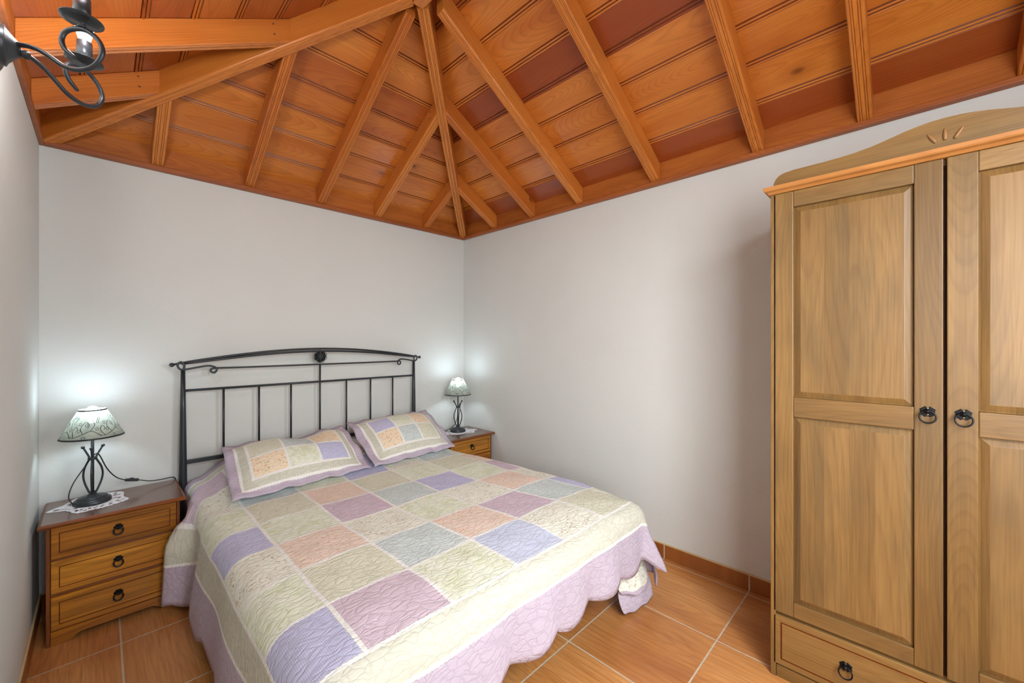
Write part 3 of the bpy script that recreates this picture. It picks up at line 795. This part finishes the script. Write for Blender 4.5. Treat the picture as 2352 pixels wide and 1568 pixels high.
# ------------------------------------------------------------------ quilt
ZT = .530; XL = -2.075; YF = -2.065; RB = .065
def xr(t): return interp([(-2.06, -.548), (-1.75, -.500), (-1.3, -.515), (-.9, -.555), (-.5, -.63)], t)
def hump(s, t):
    e = sstep(-2.13, -1.93, s) * sstep(-.56, -.74, s)
    return .095 * sstep(-.70, -.34, t) * lerp(.05, 1, e)
FLARE_L = [(-2.2, .03), (-1.75, .012), (-1.45, .028), (-1.15, .010), (-.93, .03), (-.80, .035), (-.70, -.02), (-.62, -.022), (-.50, -.022), (-.45, .0), (-.40, .05), (-.33, .108), (-.27, .03), (-.22, -.012), (0, -.012)]
SHIFT_L = [(-.74, 0), (-.58, .04), (-.50, .08), (-.45, .10), (-.33, .16), (-.27, .17), (-.22, .16), (-.1, .05), (-.05, 0)]
def qpos(s, t, hemfac):
    # the pieced columns fan out slightly towards the foot
    s = s + (s + 1.99) / 1.3925 * (.0875 - .135 * sstep(-2.03, -1.2, t)) * (1 if s > -1.99 else 0)
    x_r = xr(t); a = b_ = 0.; sx = 1
    if s < XL: a = XL - s; sx = -1
    elif s > x_r: a = s - x_r
    if t < YF: b_ = YF - t
    base = ZT + hump(clamp(s, XL, x_r), max(t, YF))
    base += .004 * math.sin(s * 9 + t * 5) * math.sin(t * 7 - s * 3) + .002 * math.sin(s * 31 + 1) * math.sin(t * 27)
    if a <= 0 and b_ <= 0:
        # soft dip towards the edges
        e = min(s - XL, x_r - s, t - YF); base -= .010 * (1 - sstep(0, .16, e))
        return Vector((s, t, base))
    base -= .010
    if a > 0 and b_ > 0:
        ph = math.atan2(b_, a); rho = max(a, b_) * (1 + (.16 if sx > 0 else .1) * math.sin(2 * ph) ** 2)
    elif a > 0: ph = 0.; rho = a
    else: ph = PI / 2; rho = b_
    rb_ = lerp(.09 if sx < 0 else RB, .075, math.sin(ph)) if a > 0 else .075
    th = math.radians(lerp(87, 84, math.sin(ph))); L = rb_ * th
    if rho < L: out = rb_ * math.sin(rho / rb_); drop = rb_ * (1 - math.cos(rho / rb_))
    else: out = rb_ * math.sin(th) + (rho - L) * math.cos(th); drop = rb_ * (1 - math.cos(th)) + (rho - L) * math.sin(th)
    k = sstep(.03, lerp(.45, .20, sstep(-.60, -.44, t)) if sx < 0 else .45, rho)
    fl = 0.
    if ph < PI / 2 and a > 0:
        if sx < 0: fl += interp(FLARE_L, max(t, YF)) * k * math.cos(ph)
        else: fl += (.03 + .02 * math.sin(t * 9)) * k * math.cos(ph) * sstep(-.3, -.7, t)
    if b_ > 0:
        fl += (.014 * math.sin(s * 14.2 + .8) + .010 * math.sin(s * 27)) * k * math.sin(ph)
        if a > 0: fl += .07 * math.sin(2 * ph) * k + .03 * math.sin(6 * ph) * k
    out += fl
    z = base - drop - (.075 * sstep(-.60, -.45, t) * sstep(-.12, -.25, t) * sstep(.05, .2, rho) if sx < 0 and a > 0 else 0)
    zmin = .012 + .006 * math.sin(s * 20 + t * 13)
    if z < zmin: out += (zmin - z) * .8; z = zmin
    x = clamp(s, XL, x_r) + sx * out * math.cos(ph) * (1 if a > 0 else 0)
    y = max(t, YF) - out * math.sin(ph) * (1 if b_ > 0 else 0)
    # keep clear of the nightstands
    if a > 0 and sx < 0 and b_ <= 0: y -= interp(SHIFT_L, t) * sstep(0, .22, rho)
    if y > -.47:
        kk = sstep(-.455, -.428, y)
        if x < -2.170: x = lerp(x, -2.170, kk)
        if x > -.528: x = lerp(x, -.528, kk)
    return Vector((x, min(y, -.045), z))
CW = .2785; SX0 = -1.990 - .218; CH = .268; SY0 = -2.075
colw = [.218] + [CW] * 5 + [.13]                      # the last column hangs, hidden, towards the right wall
su = [SX0]
for w in colw: su.append(su[-1] + w)
tv = [SY0 + CH * i for i in range(8)]; tv[7] = SY0 + CH * 7 - .03
BC, BLl = .135, .205                         # cream and lilac borders
def axis_pts(edges, lo, hi, n=10, hem_lo=True, hem_hi=True, lb=BLl, hb=BLl, cb=BC, ch=BC):
    """list of (coordinate, cell index); -1/-2 = cream/lilac before, 101/102 after"""
    out = []
    def seg(a, b, n, tagv):
        for i in range(n): out.append((lerp(a, b, i / n), lerp(a, b, (i + 1) / n), tagv))
    seg(edges[0] - cb - lb, edges[0] - cb, 8, -2); seg(edges[0] - cb, edges[0], 6, -1)
    for i in range(len(edges) - 1): seg(edges[i], edges[i + 1], n, i)
    seg(edges[-1], edges[-1] + ch, 6, 101); seg(edges[-1] + ch, edges[-1] + ch + hb, 8, 102)
    return out
AX = axis_pts(su, 0, 0, hb=.14, ch=.10); AY = axis_pts(tv, 0, 0, cb=.130, lb=.190, ch=.075, hb=.09)
PATCH = [['purple', 'pink', 'green', 'blue', 'sprig', 'tan', 'green'],
         ['green', 'tan', 'gray', 'peach', 'pink', 'gray', 'lav'],
         ['sprig', 'peach', 'sprig', 'green', 'sprig', 'peach', 'sprig'],
         ['lav', 'green', 'pink', 'gray', 'lav', 'green', 'pink'],
         ['green', 'tan', 'peach', 'tan', 'green', 'tan', 'peach'],
         ['sprig', 'gray', 'green', 'lav', 'sprig', 'gray', 'tan'],
         ['pink', 'lav', 'tan', 'peach', 'gray', 'pink', 'green']]
class QB(MB):
    def __init__(self): super().__init__(); self.seam = []
    def build(self, *a, **k2):
        o = super().build(*a, **k2); me = o.data
        me.uv_layers.new(name='seam')
        me.uv_layers['seam'].data.foreach_set('uv', [c for f in self.seam for q in f for c in q])
        return o
def seam_of(x, y, ix, iy, ex, ey, bx, by):
    """distance (m) to the nearest seam in each direction for a point of cell ix, iy"""
    inx, iny = 0 <= ix < 100, 0 <= iy < 100
    if inx and iny: return (min(x - ex[ix], ex[ix + 1] - x), min(y - ey[iy], ey[iy + 1] - y))
    dx = max(ex[0] - x, x - ex[-1]); dy = max(ey[0] - y, y - ey[-1])
    fx = (bx[0] if x < (ex[0] + ex[-1]) / 2 else bx[1]); fy = (by[0] if y < (ey[0] + ey[-1]) / 2 else by[1])
    nx, ny = dx / fx, dy / fy; m = max(nx, ny); sc_ = fx if nx > ny else fy
    d = min(abs(m), abs(m - 1)) * sc_
    return (d, 1.)
def quilt():
    b = QB(); xs = [a[0] for a in AX] + [AX[-1][1]]; ys = [a[0] for a in AY] + [AY[-1][1]]
    x_lo, x_hi, y_lo = xs[0], xs[-1], ys[0]
    V = []
    for j, t in enumerate(ys):
        row = []
        for i, s in enumerate(xs):
            s2, t2 = s, t
            # scalloped hem: the lilac border grows and shrinks along the edge
            if s < su[0] - BC: s2 = su[0] - BC + (s - su[0] + BC) * (1 + .16 * (abs(math.sin((t + .36) * PI / .225)) - .6))
            if s > su[-1] + .10: s2 = su[-1] + .10 + (s - su[-1] - .10) * (1 + .2 * (abs(math.sin(t * PI / .225)) - .6))
            if t < tv[0] - .13: t2 = tv[0] - .13 + (t - tv[0] + .13) * (1 + .24 * (abs(math.sin((s + .87) * PI / .226)) - .6))
            row.append(b.vert(qpos(s2, t2, 0)))
        V.append(row)
    for j, (t0, t1, iy) in enumerate(AY):
        for i, (s0, s1, ix) in enumerate(AX):
            inx, iny = 0 <= ix < 100, 0 <= iy < 100
            if inx and iny: mt = PATCH[iy][ix]
            elif ix in (-2, 102) or iy in (-2, 102): mt = 'lilac'
            else: mt = 'cream'
            cs = [(s0, t0), (s1, t0), (s1, t1), (s0, t1)]
            b.face((V[j][i], V[j][i + 1], V[j + 1][i + 1], V[j + 1][i]), cs, .5, FI[mt], True)
            b.seam.append([seam_of(x, y, ix, iy, su, tv, (BC, .10), (.13, .075)) for x, y in cs])
    o = b.build('quilt', FM)
    m = o.modifiers.new('thickness', 'SOLIDIFY'); m.thickness = .006; m.offset = -1
    tag(o, 'patchwork quilt of pastel squares with cream band and scalloped lilac hem covering the bed', 'quilt')
    return o
Q = quilt()
# tucked-under corner of the quilt reaching the floor at the foot, right side
def fold(name, rows, mats, th=.005):
    """rows: list of (left point, right point, bulge towards the camera)"""
    b = QB(); n = 14; V = []
    for (l, r, bu) in rows:
        l, r = Vector(l), Vector(r)
        V.append([b.vert(l.lerp(r, i / n) + Vector((-.25, -1, 0)).normalized() * bu * math.sin(PI * i / n) + Vector((0, 0, .006 * math.sin(i * 1.1)))) for i in range(n + 1)])
    for j in range(len(V) - 1):
        for i in range(n):
            b.face((V[j][i], V[j][i + 1], V[j + 1][i + 1], V[j + 1][i]), [(b.v[x][0], b.v[x][2] + .3 * b.v[x][1]) for x in (V[j][i], V[j][i + 1], V[j + 1][i + 1], V[j + 1][i])], .5, FI[mats[j]], True)
            b.seam.append([(1, 1)] * 4)
    o = b.build(name, FM, Q); m = o.modifiers.new('thickness', 'SOLIDIFY'); m.thickness = th; m.offset = -1
    sb = o.modifiers.new('round', 'SUBSURF'); sb.levels = 1; sb.render_levels = 1
    return o
o = fold('folded_corner', [((-.700, -2.085, .24), (-.44, -2.09, .20), .0), ((-.722, -2.095, .175), (-.425, -2.10, .14), .035), ((-.722, -2.105, .135), (-.432, -2.115, .095), .045), ((-.690, -2.115, .112), (-.45, -2.12, .085), .045)], ['sprig', 'sprig', 'lilac'])
o['label'] = 'turned-up quilt corner showing its floral backing'
o = fold('folded_hem', [((-.700, -2.085, .135), (-.405, -2.10, .115), .02), ((-.712, -2.10, .075), (-.400, -2.115, .06), .03), ((-.690, -2.12, .009), (-.440, -2.15, .008), .012)], ['lilac', 'lilac'])
o['label'] = 'lilac hem of the tucked corner touching the floor'

# ------------------------------------------------------------------ pillows (shams)
def pillow(BL, BR, TL, TR, cells, label, thick=.075, dent=0.):
    BL, BR, TL, TR = map(Vector, (BL, BR, TL, TR))
    W = ((BR - BL).length + (TR - TL).length) / 2; H = (TL - BL).length
    fl, cr = .052, .05
    ex = [fl + cr + (W - 2 * (fl + cr)) * i / 3 for i in range(4)]; bb, bt = .045 + .055, .050 + .03
    ey = [bb + (H - bb - bt) * i / 2 for i in range(3)]
    def ax(e, lo, c0, hi, c1, n):
        o_ = []
        def seg(a, b2, n2, tg):
            for i in range(n2): o_.append((lerp(a, b2, i / n2), lerp(a, b2, (i + 1) / n2), tg))
        seg(lo, lo + c0[0], 3, -2); seg(lo + c0[0], e[0], 4, -1)
        for i in range(len(e) - 1): seg(e[i], e[i + 1], n, i)
        seg(e[-1], hi - c1[0], 4, 101); seg(hi - c1[0], hi, 3, 102)
        return o_
    A = ax(ex, 0, (fl,), W, (fl,), 8); B = ax(ey, 0, (.045,), H, (.050,), 8)
    b = QB(); nrm = (BR - BL).cross(TL - BL).normalized()
    def P(x, y, side):
        u, v = x / W, y / H
        p = BL.lerp(BR, u).lerp(TL.lerp(TR, u), v)
        iu = clamp((u - .06) / .88); iv = clamp((v - .06) / .90)
        f = (max(0, math.sin(PI * iu)) ** .55) * (max(0, math.sin(PI * iv)) ** .6)
        f *= 1 - dent * math.exp(-((u - .62) / .16) ** 2 - ((v - .95) / .35) ** 2)
        edge = 1 - min(1, f * 3)
        wob = edge * (.006 * math.sin(u * 23 + v * 9) + .004 * math.sin(u * 41) + .006 * math.sin(v * 17 + 1))
        p = p + nrm * (side * (thick * f * (1 if side > 0 else .45) + .002) + wob)
        # top droops back, seam puckers
        p.z -= .010 * sstep(.75, 1, v) * (1 - f) + (dent * .05) * math.exp(-((u - .58) / .16) ** 2) * sstep(.4, 1, v)
        p += Vector((0, .012, 0)) * sstep(.8, 1, v)
        return p
    for side in (1, -1):
        xs = [a[0] for a in A] + [W]; ys = [a[0] for a in B] + [H]
        V = [[b.vert(P(x, y, side)) for x in xs] for y in ys]
        for j, (y0, y1, iy) in enumerate(B):
            for i, (x0, x1, ix) in enumerate(A):
                inx, iny = 0 <= ix < 100, 0 <= iy < 100
                if inx and iny: mt = cells[iy][ix]
                elif ix in (-2, 102) or iy in (-2, 102): mt = 'lilac'
                else: mt = 'cream'
                if side < 0: mt = 'cream' if mt != 'lilac' else 'lilac'
                cs = [(x0, y0), (x1, y0), (x1, y1), (x0, y1)]
                idx = (V[j][i], V[j][i + 1], V[j + 1][i + 1], V[j + 1][i])
                sm = [seam_of(x, y, ix, iy, ex, ey, (cr, cr), (.055, .03)) if side > 0 else (1, 1) for x, y in cs]
                if side < 0: idx = idx[::-1]; cs = cs[::-1]
                b.face(idx, [(x + BL.x * 3, y) for x, y in cs], .5, FI[mt], True); b.seam.append(sm)
        if side == 1: F0 = V
    # close the rim
    n0, n1 = len(F0[0]), len(F0)
    def rim(a, c, d, e): b.face((a, c, d, e), None, .5, FI['lilac'], True); b.seam.append([(1, 1)] * 4)
    for i in range(n0 - 1): rim(V[0][i], V[0][i + 1], F0[0][i + 1], F0[0][i]); rim(F0[-1][i], F0[-1][i + 1], V[-1][i + 1], V[-1][i])
    for j in range(n1 - 1): rim(F0[j][0], F0[j + 1][0], V[j + 1][0], V[j][0]); rim(V[j][-1], V[j + 1][-1], F0[j + 1][-1], F0[j][-1])
    o = b.build('pillow', FM)
    return tag(o, label, 'pillow', 'patchwork pillows on the bed')
pillow((-2.035, -.712, .556), (-1.285, -.670, .556), (-2.000, -.262, .752), (-1.287, -.255, .775), [['rose', 'green', 'lav'], ['tan', 'gray', 'rose']], 'left patchwork pillow with a dented top, lavender square at its lower right', .085, .55)
pillow((-1.268, -.690, .558), (-.590, -.640, .556), (-1.262, -.262, .790), (-.590, -.245, .800), [['rose', 'gray', 'tan'], ['lav', 'green', 'rose']], 'right patchwork pillow near the corner, lavender square at its upper left', .082, 0.)

# ------------------------------------------------------------------ wardrobe (world coordinates relative to its floor corner)
WO = Vector((-.29, -3.2025, 0))
wd = thing('wardrobe', WO, 'tall waxed pine wardrobe with two panelled doors and a carved arched crest', 'wardrobe')
def wbox(b, x0, x1, y0, y1, z0, z1, g=None, **k2): b.box(x0 - WO.x, x1 - WO.x, y0 - WO.y, y1 - WO.y, z0, z1, g, **k2)
YA, YB2 = -2.713, -3.692
XFc = -.546; XD = -.566
for ya, yb in ((YA - .018, YA), (YB2, YB2 + .018)):
    b = MB(); wbox(b, XFc - .02, -.012, ya, yb, 0, 1.957, g=2); b.build('side_panel', M['wardrobe'], wd, .0015)
b = MB(); wbox(b, -.022, -.012, YB2 + .018, YA - .018, .05, 1.955, g=2); b.build('back_panel', M['wardrobe'], wd)
for z0, z1 in ((.245, .262), (1.938, 1.957)):
    b = MB(); wbox(b, XFc, -.022, YB2 + .018, YA - .018, z0, z1, g=1); b.build('shelf_board', M['wardrobe'], wd)
b = MB(); wbox(b, XFc, XFc + .03, -3.225, -3.18, .262, 1.938, g=2); b.build('centre_post', M['gap'], wd)
def wfn(a, c, d): return (XD + d - WO.x, a - WO.y, c)
def door(y_out, y_in, hinge_left):
    """stiles, rails and two raised panels; y_out is the outer edge, y_in the meeting edge"""
    sg = -1 if y_in < y_out else 1
    e = bpy.data.objects.new('door', None); COL.objects.link(e); e.parent = wd; e.empty_display_size = .1
    lo, hi = min(y_out, y_in), max(y_out, y_in)
    ia, ib = (y_out + sg * .068, y_in - sg * .068)
    def st(ya, yb, z0, z1, nm, g, mt, dz=0.):
        b = MB(); wbox(b, XD + dz, XFc - .001, min(ya, yb), max(ya, yb), z0, z1, g=g); return b.build(nm, mt, e, .003)
    st(y_out, ia, .265, 1.957, 'stile', 2, M['wardrobe']); st(ib, y_in, .265, 1.957, 'stile', 2, M['wardrobe'])
    for z0, z1 in ((1.894, 1.957), (1.061, 1.139), (.265, .322)):
        st(ia, ib, z0, z1, 'rail', 1, M['wardrobe'], .0008)
    for z0, z1 in ((1.1395, 1.8935), (.3225, 1.0605)):
        b = MB(); a0, a1 = min(ia, ib) + .0005, max(ia, ib) - .0005
        # split the field into glued boards of slightly different tone
        ring_panel(b, a0, a1, z0, z1, [(0, .014), (.004, .013), (.022, .004), (.0235, .0036)], wfn, 'c')
        b.f.pop(); b.uv.pop(); b.rnd.pop(); b.mi.pop(); b.sm.pop()
        i = .0235; n = 4; w_ = (a1 - a0 - 2 * i) / n
        for q_ in range(n):
            ya, yb = a0 + i + w_ * q_, a0 + i + w_ * (q_ + 1); u0 = random.uniform(0, 9); rn = random.random()
            b.poly([wfn(ya, z0 + i, .0036), wfn(yb, z0 + i, .0036), wfn(yb, z1 - i, .0036), wfn(ya, z1 - i, .0036)], [(u0, -w_ / 2), (u0, w_ / 2), (u0 + z1 - z0, w_ / 2), (u0 + z1 - z0, -w_ / 2)], rn)
        b.build('raised_panel', M['wardrobe_knot'], e)
    handle(e, (XD - WO.x, (y_in - sg * .036) - WO.y, 1.127), -PI / 2, .039, .036, .0195, True)
    return e
door(-2.7225, -3.1985, True); door(-3.6825, -3.2065, False)
# long drawer with a grooved front
b = MB(); ring_panel(b, -3.6825, -2.7225, .053, .252, [(0, .004), (.003, 0), (.0245, 0), (.0255, .005), (.0285, .005), (.030, 0)], wfn, 'a', back=.02, dark=(3, 4, 5))
for (x0, x1, ya, yb) in ((XFc, -.06, -3.65, -3.635), (XFc, -.06, -2.765, -2.75), (-.075, -.06, -3.65, -2.75)): wbox(b, x0, x1, ya, yb, .08, .22)
dr = b.build('drawer', [M['wardrobe'], M['groove']], wd)
for y in (-2.952, -3.452): handle(dr, (XD - WO.x, y - WO.y, .162), -PI / 2, .039, .036, .0195, True)
b = MB(); wbox(b, XD + .003, XFc + .01, YB2 + .0185, YA - .0185, 0, .048, g=1); b.build('plinth', M['wardrobe'], wd, .003)
# cornice
b = MB(); prof = [(XFc + .004, 1.957), (XD - .004, 1.958), (XD - .012, 1.966), (XD - .022, 1.970), (XD - .025, 1.974), (XD - .025, 1.986), (XFc + .004, 1.986)]
R = []
for sgn, yy in ((1, YA), (-1, YB2)):
    ring = []
    for x, z in prof:
        o_ = max(0, XD + .0 - x) if x < XD else 0
        ring.append(b.vert((x - WO.x, yy + sgn * o_ * .85 - WO.y, z)))
    back = [b.vert((-.012 - WO.x, yy + sgn * (max(0, XD - x) if x < XD else 0) * .85 - WO.y, z)) for x, z in prof]
    R.append((ring, back))
for i in range(len(prof) - 1):
    (A, Ab), (B, Bb) = R
    b.face((A[i], A[i + 1], B[i + 1], B[i]), [(0, i * .01), (0, i * .01 + .01), (1, i * .01 + .01), (1, i * .01)], .3)
    b.face((A[i + 1], A[i], Ab[i], Ab[i + 1]), [(0, i * .01 + .01), (0, i * .01), (.5, i * .01), (.5, i * .01 + .01)], .3)
    b.face((B[i], B[i + 1], Bb[i + 1], Bb[i]), [(0, i * .01), (0, i * .01 + .01), (.5, i * .01 + .01), (.5, i * .01)], .3)
b.face((R[0][0][5], R[0][1][5], R[1][1][5], R[1][0][5]), [(0, 0), (0, .5), (1, .5), (1, 0)], .3)
b.build('cornice', M['wardrobe_edge'], wd)
# arched crest board
half = [(-2.7225, 1.986), (-2.7235, 2.000), (-2.731, 2.018), (-2.742, 2.029), (-2.758, 2.036), (-2.790, 2.040), (-2.840, 2.0405), (-2.892, 2.041), (-2.935, 2.043), (-2.975, 2.046), (-3.021, 2.053), (-3.050, 2.060), (-3.080, 2.068), (-3.110, 2.076), (-3.140, 2.082), (-3.170, 2.086), (-3.2025, 2.0875)]
full = half + [(-6.405 - y, z) for y, z in half[-2::-1]]
b = MB(); xa, xb = XD - .001, XD + .019; pr = []
for y, z in full: pr.append([b.vert(p) for p in ((xa - WO.x, y - WO.y, 1.984), (xa - WO.x, y - WO.y, z), (xb - WO.x, y - WO.y, z), (xb - WO.x, y - WO.y, 1.984))])
for A, B in zip(pr, pr[1:]):
    for k2 in range(3):
        ids = (A[k2], A[k2 + 1], B[k2 + 1], B[k2]); b.face(ids, [(b.v[j][1] * 1. + 4, b.v[j][2] + b.v[j][0] - 2.03) for j in ids], .42)
b.build('crest_board', M['wardrobe'], wd)
for (y0, z0), (y1, z1), rr in (((-3.162, 2.046), (-3.182, 2.012), .0055), ((-3.2015, 2.052), (-3.2025, 2.014), .0055), ((-3.243, 2.046), (-3.223, 2.012), .0055)):
    b = MB(); P = [Vector((XD - .0015 - WO.x, lerp(y0, y1, f) - WO.y, lerp(z0, z1, f))) for f in [i / 8 for i in range(9)]]
    b.tube(P, [rr * (.15 + .85 * math.sin(PI * min(.92, i / 8 * .72 + .06)) ** 1.0) for i in range(9)], 8)
    b.build('carved_leaf', M['carve'], wd)

# ------------------------------------------------------------------ wall light
SO = Vector((XW, -1.545, 2.078))
scn = thing('wall_sconce', SO, 'black iron two-arm candle wall light with scrolled arms, at upper left', 'wall light')
b = MB(); b.lathe([(.088, 0), (.089, .010), (.086, .022), (.074, .037), (.054, .047), (.046, .050), (.047, .054), (.038, .058), (.024, .070), (.016, .078), (.001, .079)], (0, 0, .006), 36, 'x'); b.build('canopy', M['iron'], scn)
b = MB(); b.lathe([(.007, .074), (.008, .080), (.011, .086), (.0105, .092), (.001, .096)], (0, 0, 0), 16, 'x'); b.build('finial', M['iron'], scn)
ARM = [(.008, 2.092), (.031, 2.090), (.050, 2.087), (.072, 2.079), (.095, 2.064), (.119, 2.047), (.143, 2.038), (.168, 2.038), (.191, 2.047), (.206, 2.064), (.213, 2.086), (.206, 2.110), (.187, 2.130), (.165, 2.139), (.143, 2.137), (.127, 2.128), (.120, 2.110), (.125, 2.091), (.136, 2.078), (.150, 2.067)]
for sy in (-1, 1):
    d = Vector((.129, sy * .1075, 0)).normalized(); o0 = Vector((.058, 0, -2.078))
    pt = lambda s, z: o0 + d * s + Vector((0, 0, z))
    b = MB(); P = smooth_path([pt(s, z) for s, z in ARM], 5); b.tube(P, [.0056] * (len(P) - 6) + [.0055, .0053, .005, .0047, .0043, .0035], 12); b.build('scroll_arm', M['iron'], scn)
    c = pt(.166, 2.144)
    b = MB(); b.lathe([(.005, -.002), (.009, .001), (.006, .005), (.008, .009), (.030, .013), (.040, .0165), (.0405, .018), (.030, .0165), (.008, .014)], c, 36); b.build('drip_plate', M['iron'], scn)
    b = MB(); b.lathe([(.0165, .013), (.0165, .072), (.0145, .072), (.0145, .06)], c, 24); b.build('candle_sleeve', M['iron'], scn)
    b = MB(); b.lathe([(.012, .062), (.0125, .076), (.017, .094), (.0175, .100)], c, 20)
    b.build('bulb_base', M['bulb_base'], scn)
    b = MB(); b.lathe([(.0175, .100), (.019, .110), (.017, .124), (.010, .140), (.0005, .150)], c, 20); b.build('bulb', M['sconce_bulb'], scn)

# ------------------------------------------------------------------ camera, light, look
cd = bpy.data.cameras.new('camera'); cam = bpy.data.objects.new('camera', cd); COL.objects.link(cam)
cd.sensor_width = 36; cd.lens = 931.4 / 2352 * 36; cd.clip_start = .02; cd.clip_end = 60
cam.location = CAM; cam.rotation_euler = (PI / 2, 0, math.radians(44.616 - 90)); sc.camera = cam

def area(name, loc, aim, sx, sy, power, col):
    l = bpy.data.lights.new(name, 'AREA'); l.shape = 'RECTANGLE'; l.size = sx; l.size_y = sy; l.energy = power; l.color = col
    o = bpy.data.objects.new(name, l); COL.objects.link(o); o.location = loc
    o.rotation_euler = (Vector(aim) - Vector(loc)).to_track_quat('-Z', 'Y').to_euler(); return o
area('window_daylight', (-2.02, YS - .06, 1.70), (-1.4, -1.5, .3), 1.0, .95, 12, (.94, .985, 1.))
rb = area('room_fill', (-2.15, -3.95, 1.5), (0, -2.2, .95), 1.0, 1.4, 27, (.93, .975, 1.)); rb.data.spread = math.radians(125)  # added fill lamp for right wall and wardrobe, no such source in the room
sb = area('west_wall_fill', (-.75, -4.1, 1.7), (-2.7, -1.5, 1.0), 1.0, 1.4, 19, (.88, .965, 1.)); sb.data.spread = math.radians(115)  # added fill lamp brightening the west wall, not a real source
hl = area('floor_fill', (-2.05, -4.35, 2.5), (-.8, -2.2, 0), .6, .6, 13, (.95, .985, 1.)); hl.data.spread = math.radians(100)  # added lamp brightening the floor by the bed foot, no opening up there
w = bpy.data.worlds.new('sky'); sc.world = w; w.use_nodes = True
sky = w.node_tree.nodes.new('ShaderNodeTexSky'); sky.sky_type = 'HOSEK_WILKIE'
w.node_tree.links.new(sky.outputs[0], w.node_tree.nodes['Background'].inputs[0]); w.node_tree.nodes['Background'].inputs[1].default_value = .6
sc.view_settings.view_transform = 'Standard'
sc.view_settings.exposure = .1
sc.cycles.use_denoising = True
sc.cycles.max_bounces = 4; sc.cycles.diffuse_bounces = 3; sc.cycles.glossy_bounces = 2; sc.cycles.transmission_bounces = 3; sc.cycles.transparent_max_bounces = 4; sc.cycles.use_adaptive_sampling = True; sc.cycles.adaptive_threshold = .1; sc.cycles.adaptive_min_samples = 10; sc.cycles.caustics_reflective = False; sc.cycles.caustics_refractive = False; sc.cycles.sample_clamp_indirect = 4.0
